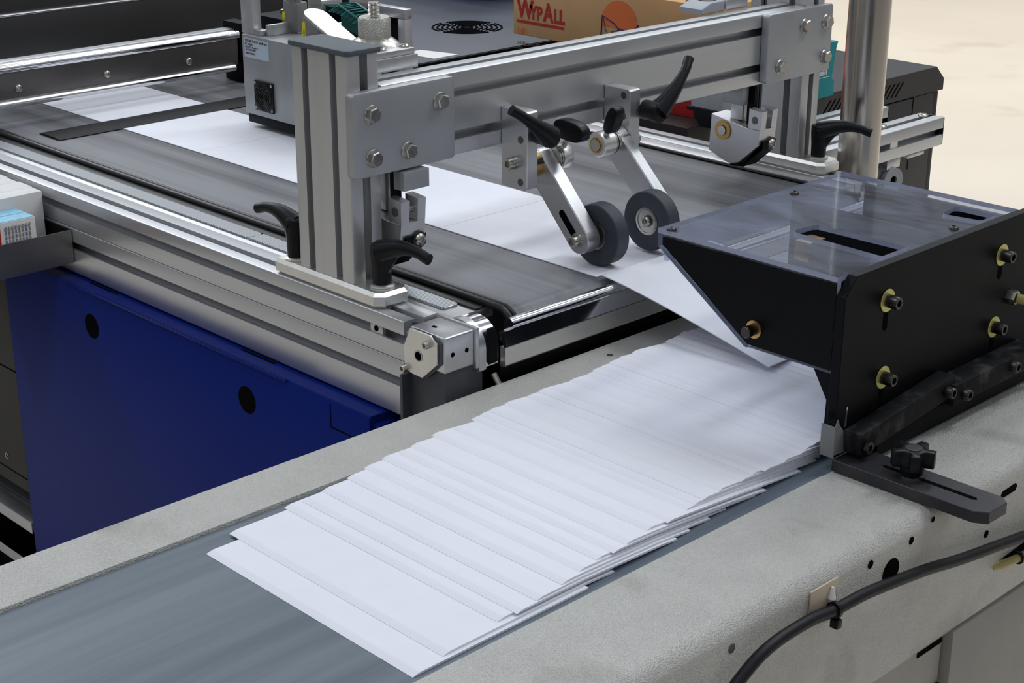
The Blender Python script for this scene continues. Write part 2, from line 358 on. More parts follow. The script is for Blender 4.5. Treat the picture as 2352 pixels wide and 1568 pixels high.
bp += [(.143-.0, -.0375)]+[(.126+.017*math.sin(PI/2*k/8), -.0375+.017*math.cos(PI/2*k/8)) for k in range(7, -1, -1)]+[(X0, -.0205)]
o = MB().prism(bp, 'y', .1025, .736).build('transport_belt', BELT1, None, ang=50); tag(o, 'wide dark grey transport belt with worn streaks carrying envelopes under the cross beam', 'belt')
o = MB().sweep([(X0, .7395, -.0158), (.14, .7395, -.0158)], .003, 8).build('belt_edge_cord', BCORD); tag(o, 'thin black cord along the far edge of the wide transport belt', 'cord')
# far rails
rail(.787, .832, -.0625, -.0175, .10, ALU_X, 'far slotted aluminium rail under the far post', sy=(.8095,), sz=(-.040,))
# end roller and its cover
er = thing('end_roller', 'chrome end roller with polished cover at the delivery end of the wide belt', 'roller', (.155, .4, -.066))
MB().cyl((.1515, .084, -.0265), (.1515, .745, -.0265), .0075, 24).build('roller_rod', CHROME, er)
MB().prism([(.1545, -.0285), (.1605, -.0285), (.1665, -.043), (.1640, -.0445), (.157, -.0345)], 'y', .066, .75).build('chrome_lip', CHROME, er)
MB().prism([(.1575, -.0445), (.1655, -.0445), (.1655, -.0640), (.1635, -.0662), (.1575, -.0662)], 'y', .066, .75).build('cover_strip', BARE, er)
MB().box(.118, .1570, .0664, .7496, -.125, -.058).build('under_housing', BLACKA, er)

# gearbox corner
g = thing('drive_bracket', 'machined aluminium bearing block with octagonal end plate at the rail corner', 'bearing block', (.128, .015, -.13))
MB().box(.103, .1565, -.0105, .0300, -.0560, -.0165, .0022, 3).build('block', MILL, g)
MB().box(.098, .1590, .0302, .0350, -.0600, -.0150, .0012).build('flange', MILL, g)
hs = MB(); pts = []
for k in range(13): a = PI*k/12; pts.append((.1285+.0300*math.cos(a), -.0420+.0285*math.sin(a)))
pts += [(.0985, -.066), (.104, -.0700), (.1500, -.0700), (.1585, -.064)]
hs.prism(pts, 'y', .0352, .0450); hs.build('end_ring', MILL, g)
MB().prism([(x*.93+.1285*.07, z*.93-.042*.07) for x, z in pts], 'y', .0452, .0640).build('roller_drum', CHROME, g)
MB().prism([(.1555, -.062), (.1600, -.058), (.1600, -.030), (.1555, -.022), (.1535, -.022), (.1535, -.062)], 'y', .0500, .0600).build('shield', BLACKA, g)
oct_ = [(.1075, -.0170), (.1390, -.0170), (.1490, -.0235), (.1490, -.0460), (.1255, -.0670), (.1100, -.0665), (.0990, -.0640), (.0965, -.0400)]
MB().prism([(x+.0045, z+.0005) for x, z in oct_], 'y', -.0122, -.0106).build('gasket', DARKG, g)
MB().prism(oct_, 'y', -.0148, -.0123, .0004).build('end_plate', BARE, g)
MB().lathe([(.0062, 0), (.0062, .0004), (.0050, .0005), (.0048, .0003), (0, .0002)], (.1205, -.0149, -.0440), (0, -1, 0)).build('bore', STEEL, g)
MB().cyl((.1205, -.0152, -.0440), (.1205, -.01545, -.0440), .0047).build('bore_shadow', HOLE, g)
socket(g, (.1355, -.0148, -.0272), (0, -1, 0), .0042, .0055); socket(g, (.0995, -.0148, -.0628), (0, -1, 0), .0042, .0055); socket(g, (.1075, -.0122, -.0215), (0, -1, 0), .0038, .002)
for yy in (.0000, .0195): MB().cyl((.1564, yy, -.0365), (.1567, yy, -.0365), .0026).build('tapped_hole', HOLE, g)
MB().box(.120, .126, .004, .0075, -.0166, -.0162).build('mark', HOLE, g)
MB().box(.0975, .1540, -.0080, .0440, -.1900, -.0562, .001).build('lower_housing', DARKG, g)
MB().box(.0960, .1000, -.020, -.008, -.19, -.07).build('lower_rib', DARKG, g)
MB().cyl((.1575, .0560, -.0720), (.1660, .0580, -.0860), .0036).build('drain_screw', STEEL, g)

# ================================================================ ENVELOPES ON THE UPPER BELT
def sheet(name, x0, x1, hs_, label, group, th=.0009, taper=False, skew=0.):
    """envelope lying as a strip: hs_ = [(y, z)...] along y"""
    t_ = bmesh.new(); rows = []
    for y, z in hs_:
        d_ = y-hs_[0][0]; tk = th*(.10+.90*min(1., d_/.0070)**.9) if taper else th; rows.append([t_.verts.new((x+skew*d_, y, z+dz)) for dz in (0, tk) for x in (x0, x1)])
    for A, B in zip(rows, rows[1:]):
        t_.faces.new((A[0], A[1], B[1], B[0])); t_.faces.new((A[2], B[2], B[3], A[3])); t_.faces.new((A[0], B[0], B[2], A[2])); t_.faces.new((A[1], A[3], B[3], B[1]))
    for A in (rows[0], rows[-1]): t_.faces.new((A[0], A[2], A[3], A[1]))
    bmesh.ops.recalc_face_normals(t_, faces=t_.faces[:]); m_ = MB(); m_._in(t_)
    o = m_.build(name, PAPER, None, ang=1.2); return tag(o, label, 'envelope', group)
ul = ['white envelope on the wide belt beneath the dark linear rail', 'white envelope on the wide belt left of the grey print head', 'white envelope on the wide belt beneath the grey print head',
      'white envelope on the wide belt behind the near upright post', 'white envelope on the wide belt under the cross beam', 'white envelope on the wide belt under the black-tyred wheels']
xs = .128
for i in range(6):
    x1 = xs-i*.2626; 
    sheet('envelope', x1-.262, x1, [(.2445, -.0172), (.4350, -.0172)], (['white envelope on the wide belt at the nip of the two black wheels', 'white envelope on the wide belt between near post and cross beam',
          'white envelope on the wide belt seen left of the near post', 'white envelope on the wide belt below the grey print head', 'white envelope on the wide belt just past the dark shadowed linear rail',
          'white envelope on the wide belt passing beneath the dark linear rail'][i] if i < 6 else 'white envelope on the wide belt beyond the dark linear rail'), 'envelopes travelling on the wide belt', skew=0)
# one envelope dropping from the roller onto the lower conveyor
m_ = bmesh.new(); rows = []
for k in range(13):
    q = k/12; x = .135+.235*q; z = -.0140-.043*q**1.25; rows.append([m_.verts.new((x, y, z+dz)) for dz in (0, .001) for y in (.2460, .4360)])
for A, B in zip(rows, rows[1:]):
    m_.faces.new((A[0], B[0], B[1], A[1])); m_.faces.new((A[2], A[3], B[3], B[2])); m_.faces.new((A[0], A[2], B[2], B[0])); m_.faces.new((A[1], B[1], B[3], A[3]))
for A in (rows[0], rows[-1]): m_.faces.new((A[0], A[1], A[3], A[2]))
bmesh.ops.recalc_face_normals(m_, faces=m_.faces[:])
tag(MB()._in(m_).build('envelope', PAPER, None), 'white envelope gliding off the chrome roller down under the black hood', 'envelope')

# ================================================================ POSTS
def post(y0, tip1, hub1, lab):
    t = thing('support_post', lab, 'post', (-.045, y0+.02, -.0175))
    pf = profile(-.094, 0, y0, y0+.0415, (-.0710, -.0240), (y0+.0215,), r=.0015)
    MB().prism(pf, 'z', .0002, .2450).build('column', ALU_Z, t, ang=30)
    cp = [(-.0965, y0-.001), (-.094, y0-.0035), (-.001, y0-.0035), (.0035, y0+.001), (.0035, y0+.0425), (0, y0+.0445), (-.094, y0+.0445), (-.0965, y0+.042)]
    MB().prism(cp, 'z', .2450, .2515, .0022, 2).build('end_cap', CAP, t)
    a, b_ = y0-.0045, y0+.0445; c = .009
    pl = [(-.139+.004, a), (.046-c, a), (.046, a+c), (.046, b_-c), (.046-c, b_), (-.139+.004, b_), (-.139, b_-.004), (-.139, a+.004)]
    MB().prism(pl, 'z', -.0174, 0, .0038, 1).build('base_plate', BARE, t, ang=20)
    lever(t, hub1, (0, 0, 1), tip1, .047)
    return t
t = post(0, (.087, .0315, .046), (.0225, .0205, .0), 'near upright aluminium post with dark cap standing on the near rail')
lever(t, (-.1165, .012, 0), (0, 0, 1), (-.178, .0055, .052), .049)
post(.789, (.085, .8405, .046), (.0195, .8120, .0), 'far upright aluminium post standing on the far rail before the steel pole')

# ================================================================ CROSS BEAM AND CORNER PLATES
o = MB().prism(profile(-.0450, -.0002, .1165, .2095, (-.0225,), (.139, .187)), 'y', .0450, .7850).build('cross_beam', ALU_Y, None, ang=30)
tag(o, 'long double-slotted aluminium cross beam spanning the belt between the posts', 'beam')
def cplate(y0, y1, z0, z1, bolts, lab):
    t = thing('corner_plate', lab, 'plate', (.006, (y0+y1)/2, z0), 'plates joining the beam to the posts')
    r = .005; pts = []
    for cy, cz, a0 in ((y0+r, z0+r, PI), (y1-r, z0+r, 1.5*PI), (y1-r, z1-r, 0), (y0+r, z1-r, PI/2)):
        for k in range(5): a = a0+PI/2*k/4; pts.append((cy+r*math.cos(a), cz+r*math.sin(a)))
    MB().prism(pts, 'x', .0002, .0120, .0016, 2).build('plate', PLATE, t)
    for i, (by, bz) in enumerate(bolts): hexbolt(t, (.0120, by, bz), (1, 0, 0), rot=.25+i*.5)
cplate(-.0045, .1375, .1180, .2085, ((.0205, .1845), (.1160, .1843), (.0215, .1375), (.0697, .1377)), 'near bolted corner plate joining the beam to the near post')
cplate(.6920, .8345, .1185, .2100, ((.7706, .187), (.8193, .187), (.8206, .1392), (.7210, .1385)), 'far bolted corner plate joining the beam to the far post')

# ================================================================ WHEEL ARMS
def slotarm(p0, p1, wd, y0, y1, m, parent):
    p0, p1 = V((p0[0], p0[1])), V((p1[0], p1[1])); d = (p1-p0).normalized(); n = V((-d.y, d.x)); r = wd/2; pts = []
    for k in range(13): a = -PI/2+PI*k/12; q = p1+d*(r*math.cos(a))+n*(r*math.sin(a)); pts.append((q.x, q.y))
    for k in range(13): a = PI/2+PI*k/12; q = p0+d*(r*math.cos(a))+n*(r*math.sin(a)); pts.append((q.x, q.y))
    return MB().prism(pts, 'y', y0, y1, .0012, 1).build('arm', m, parent, ang=25)
def block(parent, y0, y1):
    r = .004; pts = [(0.0003, .0695), (.042-r, .0695)]
    for k in range(4): a = -PI/2+PI/2*k/3; pts.append((.042-r+r*math.cos(a), .0695+r+r*math.sin(a)))
    for k in range(4): a = PI/2*k/3; pts.append((.042-r+r*math.cos(a), .1605-r+r*math.sin(a)))
    pts += [(.0003, .1605)]
    b = MB().prism(pts, 'y', y0, y1, .0007).build('mount_block', MILL, parent, ang=25)
    for z in (.1525, .1277, .0785):
        MB().lathe([(.0043, 0), (.0043, .0003), (.0037, .0003), (.0036, .0002), (0, .0002)], (.0315, y0-.0001, z), (0, -1, 0), 20).build('drilled_hole', TRAY, parent)
    return b
def wheel(parent, c, y0, y1, R):
    x, z = c; o = MB().lathe([(.0168, .0025), (.0168, .0008), (.0185, 0), (R-.0012, 0), (R, .0012), (R, y1-y0-.0012), (R-.0012, y1-y0), (.0168, y1-y0)], (x, y0, z), (0, 1, 0), 64).build('wheel', RUBBER, parent)
    MB().lathe([(.0166, .001), (.0166, .0004), (.0138, .0002), (.0130, .003), (.0070, .0045), (.0070, y1-y0-.001), (.0160, y1-y0-.001)], (x, y0, z), (0, 1, 0), 32).build('bearing', STEEL, o)
    MB().cyl((x, y0-.0010, z), (x, y1, z), .0068, 24).build('axle', SOCK, o)
    return o
def wing(parent, c, w_, h_, y0, y1, ang, stud):
    pts = []
    for k in range(20):
        a = 2*PI*k/20; u = w_*math.copysign(abs(math.cos(a))**.8, math.cos(a)); v_ = h_*math.copysign(abs(math.sin(a))**.75, math.sin(a))
        pts.append((c[0]+u*math.cos(ang)-v_*math.sin(ang), c[1]+u*math.sin(ang)+v_*math.cos(ang)))
    o = MB().prism(pts, 'y', y0, y1, .002, 2).build('wing_knob', BLACKP, parent)
    MB().cyl((stud[0], (y0+y1)/2, stud[1]), (c[0], (y0+y1)/2, c[1]), .0032, 14).build('stud', STEEL, o)
# near wheel
t = thing('wheel_arm', 'near pressing wheel on a slotted aluminium arm hanging from the beam', 'wheel arm', (.05, .25, -.0165), 'pressing wheels under the beam')
block(t, .2190, .2360)
socket(t, (.0205, .2190, .0992), (0, -1, 0), .0068, .0090, STEEL, washer=.0080)
a_ = slotarm((.0235, .0955), (.0950, .0185), .0335, .2475, .2675, MILL, t)
dv = V((.0950-.0235, .0185-.0955)).normalized(); nv = V((-dv.y, dv.x)); pts = []
c0, c1 = V((.0945, .0180))-dv*.036, V((.0945, .0180))-dv*.010
for k in range(7): a = PI/2+PI*k/6; q = c0+dv*(.0042*math.cos(a))+nv*(.0042*math.sin(a)); pts.append((q.x, q.y))
for k in range(7): a = -PI/2+PI*k/6; q = c1+dv*(.0042*math.cos(a))+nv*(.0042*math.sin(a)); pts.append((q.x, q.y))
MB().prism(pts, 'y', .2468, .2480).build('slot', HOLE, t)
socket(t, (.0945, .2475, .0180), (0, -1, 0), .0062, .0085, STEEL, washer=.0085)
wheel(t, (.0985, .0197), .2716, .2916, .0360)
MB().cyl((.0235, .2362, .0955), (.0235, .2473, .0955), .0165, 28).build('bush', BRASS, t)
for k in range(4): MB().cyl((.0330, .2676+k*.0016, .0985), (.0330, .2688+k*.0016, .0985), .0150-.0006*(k % 2), 28).build('spring_washer', STEEL, t)
MB().lathe([(.0075, 0), (.0145, 0), (.0148, .001), (.0148, .0145), (.0138, .016), (.0075, .016)], (.0330, .2745, .0985), (0, 1, 0), ring=True).build('collar', BARE, t)
MB().cyl((.0330, .2362, .0985), (.0330, .2890, .0985), .0070).build('pivot_pin', SOCK, t)
wing(t, (.0515, .1320), .0235, .0118, .2730, .2880, -.10, (.0375, .1080))
lever(t, (.0422, .2315, .1350), (1, 0, 0), (.066, .1745, .1735), .029, .0125, .002, False)
# far wheel
t = thing('wheel_arm', 'far raised pressing wheel on an arm with long black lever, nearest the clear hood', 'wheel arm', (.05, .39, -.0165), 'pressing wheels under the beam')
block(t, .3900, .4080)
slotarm((.0290, .0995), (.1080, .0225), .0330, .3725, .3890, MILL, t)
wheel(t, (.1075, .0220), .3500, .3700, .0352)
button(t, (.1075, .3490, .0220), (0, -1, 0), .0068, .0035, STEEL, 'axle_screw')
MB().cyl((.1075, .3695, .0220), (.1075, .3726, .0220), .009).build('spacer', SOCK, t)
MB().lathe([(.0085, 0), (.0138, 0), (.0150, .0015), (.0150, .0195), (.0085, .0195)], (.0395, .3360, .1035), (0, 1, 0), 32, ring=True).build('collar', BARE, t)
for k in range(4): MB().cyl((.0385, .3560+k*.0030, .1025), (.0385, .3580+k*.0030, .1025), .0142-.0006*(k % 2), 28).build('spring_washer', STEEL, t)
MB().cyl((.0390, .3340, .1030), (.0390, .3900, .1030), .0072).build('pivot_pin', STEEL, t)
MB().lathe([(.0076, 0), (.0096, 0), (.0096, .0015), (.0076, .0015)], (.0390, .3350, .1030), (0, 1, 0), ring=True).build('snap_ring', BRASS, t)
wing(t, (.0585, .1350), .0170, .0078, .3360, .3520, 1.20, (.0450, .1130))
lever(t, (.0422, .4130, .1350), (1, 0, 0), (.068, .4690, .1905), .030, .0130, .003, False)
MB().cyl((.030, .4082, .097), (.030, .4180, .097), .0065, 20).build('pin_head', STEEL, t)

# ================================================================ SKID GUIDES
def skid(y0, lab, mirror=False):
    y1 = y0+.0350; t = thing('skid_guide', lab, 'guide shoe', (-.02, y0+.017, -.0165), 'guide shoes pressing on the belt')
    body = [(-.0620, .0710), (-.0015, .0610), (.0010, .0610), (.0010, .0880), (.0225, .0860), (.0190, .0400), (-.0120, .0125), (-.0250, .0085), (-.0330, .0090), (-.0640, .0205)]
    low = [(-.0620, .0710), (-.0015, .0610), (.0206, .0610), (.0190, .0400), (-.0120, .0125), (-.0250, .0085), (-.0330, .0090), (-.0640, .0205)]
    fork = [(.0010, .0612), (.0010, .0880), (.0225, .0860), (.0207, .0612)]
    m_ = MB(); m_.prism(low, 'y', y0, y1, .0005); m_.prism(fork, 'y', y0, y0+.0120, .0004); m_.prism(fork, 'y', y1-.0115, y1, .0004)
    m_.build('shoe', MILL, t, ang=20)
    MB().cyl((.0115, y0+.0121, .0735), (.0115, y1-.0117, .0735), .0042).build('cross_pin', STEEL, t)
    MB().cyl((.0115, y0-.0004, .0735), (.0115, y0-.0001, .0735), .0052).build('pin_end', TRAY, t)
    MB().lathe([(.0070, 0), (.0130, 0), (.0130, .002), (.0070, .002)], (-.0405, y0-.0001, .0520), (0, -1, 0), ring=True).build('bush_ring', BRASS, t)
    MB().cyl((-.0405, y0-.0001, .0520), (-.0405, y0-.0040, .0520), .0062).build('pivot_pin', STEEL, t)
    sp = [(.0215, .046), (.0225, .0460), (.0225, .0350), (-.010, .0080), (-.030, .0070), (-.030, .0045), (-.008, .0062), (.0215, .0335)]
    MB().prism(sp, 'y', y0+.005, y1-.001).build('leaf_spring', BLACKA, t)
    button(t, (.0226, y0+.0250, .0400), (1, 0, 0), .0072, .0040, STEEL)
    MB().lathe([(.0090, 0), (.0090, .0008), (0, .0008)], (.0226-.0008, y0+.0250, .0400), (1, 0, 0)).build('washer', SOCK, t)
    MB().box(-.0400, -.0200, y0+.0135, y0+.0260, .0660, .1163, .0006).build('hanger_bar', ALU_Z, t)
    MB().box(-.0150, -.0030, y0+.0160, y0+.0220, .0615, .1163).build('guide_rod', BLACKA, t)
    MB().box(.0008, .0180, y0+.0080, y0+.0440, .0955, .1160, .0006).build('stop_block', PLATE, t) if not mirror else MB().box(-.044, -.010, y0-.002, y0+.012, .0900, .1160, .0006).build('stop_block', PLATE, t)
skid(.0500, 'near aluminium guide shoe pressing on the belt beside the near post')
skid(.6740, 'far aluminium guide shoe with brass ring beside the far post', True)

# ================================================================ KNURLED PRESSURE KNOB BEHIND THE BEAM
t = thing('pressure_adjuster', 'knurled steel adjusting knob on a bolted flange behind the near beam end', 'knob', (-.09, .1, .2096))
MB().box(-.1350, -.0475, .0500, .1380, .2096, .2245, .0008).build('flange_block', MILL, t)
MB().box(-.1320, -.0495, .0530, .1350, .2246, .2312, .0008).build('flange_plate', MILL, t)
cx, cy = -.0900, .1120
MB().lathe([(.0300, 0), (.0270, .003), (.0185, .0090), (0, .0090)], (cx, cy, .2312), (0, 0, 1), 40).build('cone', STEEL, t)
kn = MB(); R = .0180; prof = [(R*.86, 0), (R, .0012), (R, .0215), (R*.93, .0240), (0, .0240)]; kn.lathe(prof, (cx, cy, .2385), (0, 0, 1), 72)
KN = mat('knurled_steel', (.55, .54, .50), .34, .9, .1, 60, bump=1.0, bs=900); kn.build('knurled_knob', KN, t)
m_ = MB(); pr_ = [(.0062, 0)]
for k in range(11): pr_ += [(.0064, .0006+k*.0014), (.0058, .0012+k*.0014)]
m_.lathe(pr_+[(.0062, .0160), (.0056, .0170), (0, .0170)], (cx, cy, .2615), (0, 0, 1), 24); m_.build('threaded_stud', STEEL, t)
for px_, py_ in ((-.0605, .0960), (-.0600, .1330), (-.1230, .0640), (-.1230, .1290)): button(t, (px_, min(py_, .1290), .2312), (0, 0, 1), .0058, .0036)
# similar small fittings at the far end of the beam
t = thing('beam_end_fitting', 'light grey fitting on top of the beam before the far corner plate', 'fitting', (-.08, .66, .2096))
MB().prism([(.628, .2096), (.628, .2165), (.6485, .2235), (.676, .2235), (.676, .2096)], 'x', -.088, -.050, .001).build('housing', GREYL, t)
MB().box(-.120, -.050, .679, .725, .2096, .2240, .001).build('flange_block', MILL, t)
MB().lathe([(.012, 0), (.012, .001), (.009, .001), (.009, .0005), (0, .0005)], (-.069, .662, .2236), (0, 0, 1)).build('ring_mark', TRAY, t)

# ================================================================ PRINT HEAD
t = thing('print_head', 'grey boxed print head with label, fan and cable plugs above the belt', 'print head', (-.62, .43, .0057))
x0, x1, y0, y1, z0, z1 = -.7400, -.5350, .3890, .4720, .0057, .1257
MB().box(x0, x1, y0, y1, z0, z1, .0012).build('housing', PHG, t)
MB().box(x0+.003, x1, y0+.003, y1-.002, z0-.014, z0, .001).build('nozzle_base', BLACKA, t)
fn = MB().box(-.7110, -.6640, y0-.0035, y0, .0150, .0610, .0016).build('fan', BLACKP, t)
m_ = MB()
for r_ in (.0045, .0085, .0125, .0165, .0195): m_.lathe([(r_, 0), (r_+.0009, 0), (r_+.0009, .0012), (r_, .0012)], (-.6875, y0-.0036, .0380), (0, -1, 0), 40, ring=True)
for k in range(4): a = PI/4+k*PI/2; m_.sweep([(-.6875+.004*math.cos(a), y0-.0042, .038+.004*math.sin(a)), (-.6875+.0205*math.cos(a), y0-.0042, .038+.0205*math.sin(a))], .0007, 6)
m_.build('fan_grille', DGREY, fn)
for sx_ in (-.7075, -.6675):
    for sz_ in (.0190, .0570): button(fn, (sx_, y0-.0035, sz_), (0, -1, 0), .0022, .0010)
lb = MB().box(-.7330, -.6725, y0-.0007, y0, .0925, .1215).build('label', LABEL, t)
text('label_print', '123-MC3-0111 prefl-ton', .0052, (-.7315, y0-.0009, .1160), (1, 0, 0), (0, 0, 1), INKG, lb, 1.08, .0001)
text('label_print', 'B.1-1F0009\nLj.0" MZ1-Focus M', .0042, (-.7315, y0-.0009, .1110), (1, 0, 0), (0, 0, 1), INKG, lb)
text('label_print', 'S/n: 10634-4091', .0040, (-.7305, y0-.0009, .1030), (1, 0, 0), (0, 0, 1), INKG, lb)
text('label_print', '4081,2330012', .0042, (-.7300, y0-.0009, .0975), (1, 0, 0), (0, 0, 1), INKG, lb)
MB().box(-.7460, -.7400, .3930, .4020, .045, .052, .001).build('mount_pin', STEEL, t)
MB().box(-.7490, -.7180, .3960, .4110, .1258, .2600, .001).build('support_bar', ALU_Z, t)
MB().box(-.7000, -.6935, .405, .470, .1258, .142, .001).build('foot_block', MILL, t)
MB().box(-.7170, -.7010, .3960, .4110, .1258, .1340, .001).build('foot_block', MILL, t)
def plug(cx_, cy_, zb, h, tags):
    p = MB().box(cx_-.018, cx_+.018, cy_-.010, cy_+.010, zb+.003, zb+h, .0022).build('cable_plug', GREYC, t)
    MB().box(cx_-.013, cx_+.013, cy_-.007, cy_+.007, zb, zb+.004).build('plug_shell', STEEL, p)
    tg = MB().box(cx_-.0186, cx_-.0116, cy_-.0106, cy_-.0100, zb+.002+tags, zb+.026+tags).build('yellow_tag', YEL, p)
    text('tag_print', 'P-4001', .0045, (cx_-.0130, cy_-.0108, zb+.004+tags), (0, 0, 1), (-1, 0, 0), INKG, tg)
    m2_ = MB(); m2_.lathe([(.0105, 0), (.0100, .005), (.0108, .006), (.0095, .012), (.0105, .013), (.0090, .020), (.0098, .021), (.0080, .030), (.0060, .031), (.0060, .075)], (cx_+.001, cy_, zb+h-.001), (0, 0, 1)); m2_.build('strain_relief', GREYC, p)
    for dx in (-.0145, .0145): MB().cyl((cx_+dx, cy_-.004, zb+h-.006), (cx_+dx, cy_-.004, zb+h+.009), .0032).build('thumb_screw', GREYC, p)
plug(-.6930, .4560, .1258, .047, .004); plug(-.6170, .4350, .1258, .034, .000)
t2 = MB().sweep([(-.5700, .4630, .1258), (-.5760, .4610, .150), (-.5770, .4600, .21), (-.5790, .462, .30)], .0060, 12).build('black_hose', CABLE, t)
# behind the print head: black blocks, green comb guide, bright lobe
o = MB().box(-.861, -.780, .500, .590, .100, .128, .001).build('sensor_block', BLACKA); tag(o, 'black block with steel nut behind the support bar of the print head', 'block')
MB().hexa((-.835, .545, .128), (0, 0, 1), .010, .006).build('hex_nut', STEEL, o)
MB().sweep([(-.812, .560, .128), (-.812, .560, .26)], .0085, 12).build('black_hose', CABLE, o)
MB().box(-.840, -.800, .515, .575, -.0160, .0999).build('stem', BLACKA, o)
o = MB().box(-.900, -.832, .610, .720, .105, .140, .002).build('slide_block', MILL); tag(o, 'pale aluminium block behind the black block with the steel nut', 'block')
MB().box(-.890, -.840, .630, .700, -.0174, .105, .002).build('foot', MILL, o)
o = MB().box(-.805, -.743, .600, .660, .115, .137, .001).build('sensor_block', BLACKA); tag(o, 'black block behind the green comb guide', 'block')
MB().box(-.790, -.755, .610, .650, -.0174, .1149).build('stem', BLACKA, o)
t = thing('comb_guide', 'green plastic comb guide with slanted ribs behind the print head', 'guide', (-.49, .44, -.0165))
gx = [(-.578, .184), (-.545, .188), (-.476, .165), (-.476, .138), (-.500, .132), (-.578, .150)]
MB().prism(gx, 'y', .452, .456).build('side_plate', GREEN, t)
MB().sweep([(x, .422, z) for x, z in gx[:4]], .0016, 8).sweep([(x, .422, z) for x, z in gx[3:]], .0016, 8).build('front_rim', GREEN, t)
for k in range(10):
    a = k/9; xk = -.562+.080*a; zk = .186-.024*a*a
    MB().box(-.010, .010, .4242, .4518, -.0007, .0007, 0, 1, Matrix.Translation((xk, 0, zk-.006)) @ Matrix.Rotation(-.5, 4, 'Y')).build('rib', GREEN if k % 3 else TEAL, t)
for k in range(3): MB().box(-.520+k*.014, -.492+k*.014, .404, .418, .1400-k*.010, .1415-k*.010).build('steel_fin', CHROME, t)
MB().box(-.500, -.478, .4242, .4518, -.0160, .135).build('foot', GREEN, t)
MB().box(-.505, -.478, .404, .4198, .106, .1195).build('fin_carrier', BLACKA, t)
t = thing('deflector_blade', 'bright polished lobe-shaped deflector rising behind the capped near post', 'blade', (-.215, .208, -.016))
pts = []
for k in range(17): a = PI/2+PI*k/16; pts.append((-.052+.0165*math.cos(a), .0165*math.sin(a)))
pts += [(.075, -.0165), (.075, .0165)]
BM = Matrix.Translation((-.270, .2080, .2020)) @ Matrix.Rotation(.40, 4, 'Y')
MB().prism(pts, 'z', 0, .0040, .0006, M=BM).build('blade', BARE, t)
MB().box(-.222, -.205, .200, .216, -.0160, .178).build('stem', BARE, t)
t = thing('roller_gate', 'aluminium gate frame holding a round rod behind the knurled knob', 'gate frame', (-.6, .56, -.0165))
MB().box(-.6820, -.6000, .5925, .6075, .1400, .1550, .0008).build('top_bar', MILL, t)
MB().box(-.6160, -.6000, .5925, .6075, -.0160, .1399, .0008).build('leg', ALU_Z, t)
MB().box(-.6820, -.6660, .5925, .6075, -.0160, .1399, .0008).build('leg', ALU_Z, t)
MB().cyl((-.6420, .4760, .1360), (-.6420, .5920, .1310), .0070).build('rod', CHROME, t)
MB().box(-.6655, -.6165, .5990, .6060, .02, .1398).build('window', BLACKA, t)
o = MB().box(-1.010, -.948, .800, .818, -.0174, .140, .001).build('upright_panel', REDBR); tag(o, 'reddish brown upright panel behind the knurled knob at the upper edge', 'panel')

# ================================================================ LINEAR RAIL ACROSS THE BELT, UPPER LEFT
t = thing('linear_rail', 'dark flat rail with round chrome edges and three screws across the belt, upper left', 'rail', (-1.03, 0, .0054))
MB().box(-1.040, -1.0150, -.9, .5720, .0150, .0640, .0008).build('rail_body', TRAY, t)
MB().cyl((-1.0180, -.9, .0660), (-1.0180, .5740, .0660), .0078, 20).build('round_edge', CHROME, t)
MB().box(-1.050, -1.026, -.9, .574, .0665, .0745, .0008).build('top_strip', ALU_Y, t)
MB().cyl((-1.0135, -.9, .0115), (-1.0135, .5620, .0115), .0062, 20).build('round_edge', CHROME, t)
for yy in (.1605, .3165, .4720, -.15): button(t, (-1.0150, yy, .0340), (1, 0, 0), .0065, .004)
MB().box(-1.06, -1.012, .575, .600, -.0160, .085, .001).build('end_block', BLACKA, t)
MB().box(-1.06, -1.012, -.92, -.90, -.10, .085, .001).build('end_block', BLACKA, t)
t = thing('back_plate', 'wide dark grey plate with a bright upper edge behind the linear rail', 'plate', (-1.21, 0, -.0175))
MB().box(-1.215, -1.20, -.9, .86, .0440, .1105, .001).build('plate', DGREY, t)
MB().box(-1.228, -1.199, -.9, .86, .1106, .1135, .0008).build('bright_edge', CHROME, t)
MB().box(-1.215, -1.20, .82, .86, -.95, .0439).box(-1.215, -1.20, -.9, -.86, -.95, .0439).build('leg', DGREY, t)
t = thing('rear_cabinet', 'tall dark brown-grey cabinet behind the dark plate at the top left', 'cabinet', (-1.9, .4, -ZF))
MB().box(-2.30, -1.85, .02, 1.02, -.95, .26, .004).build('body', DGREY, t)
MB().box(-1.8499, -1.846, .50, .506, -.9, .24).build('door_gap', HOLE, t)
o = thing('rear_enclosure', 'blue-grey rounded enclosure with silver frame at the upper left corner', 'enclosure', (-1.75, -.1, -ZF))
MB().box(-1.84, -1.60, -.40, -.015, -.95, .125, .02, 3).build('body', DARKG, o)
MB().box(-1.86, -1.60, .000, .018, -.95, .20, .002).build('frame_post', ALU_Z, o)
for z in (.02, .108): button(o, (-1.60, -.03, z), (1, 0, 0), .006, .003)
o = MB().box(-1.62, -1.43, .30, .72, -.40, .018, .002).build('lower_plate', DGREY); tag(o, 'low dark panel with two dark holes below the wide dark plate', 'panel')
for yy, zz in ((.40, .0), (.66, .003)): MB().cyl((-1.4299, yy, zz), (-1.4285, yy, zz), .006).build('hole', HOLE, o)
MB().box(-1.60, -1.45, .32, .70, -.95, -.4).build('plinth', DGREY, o)

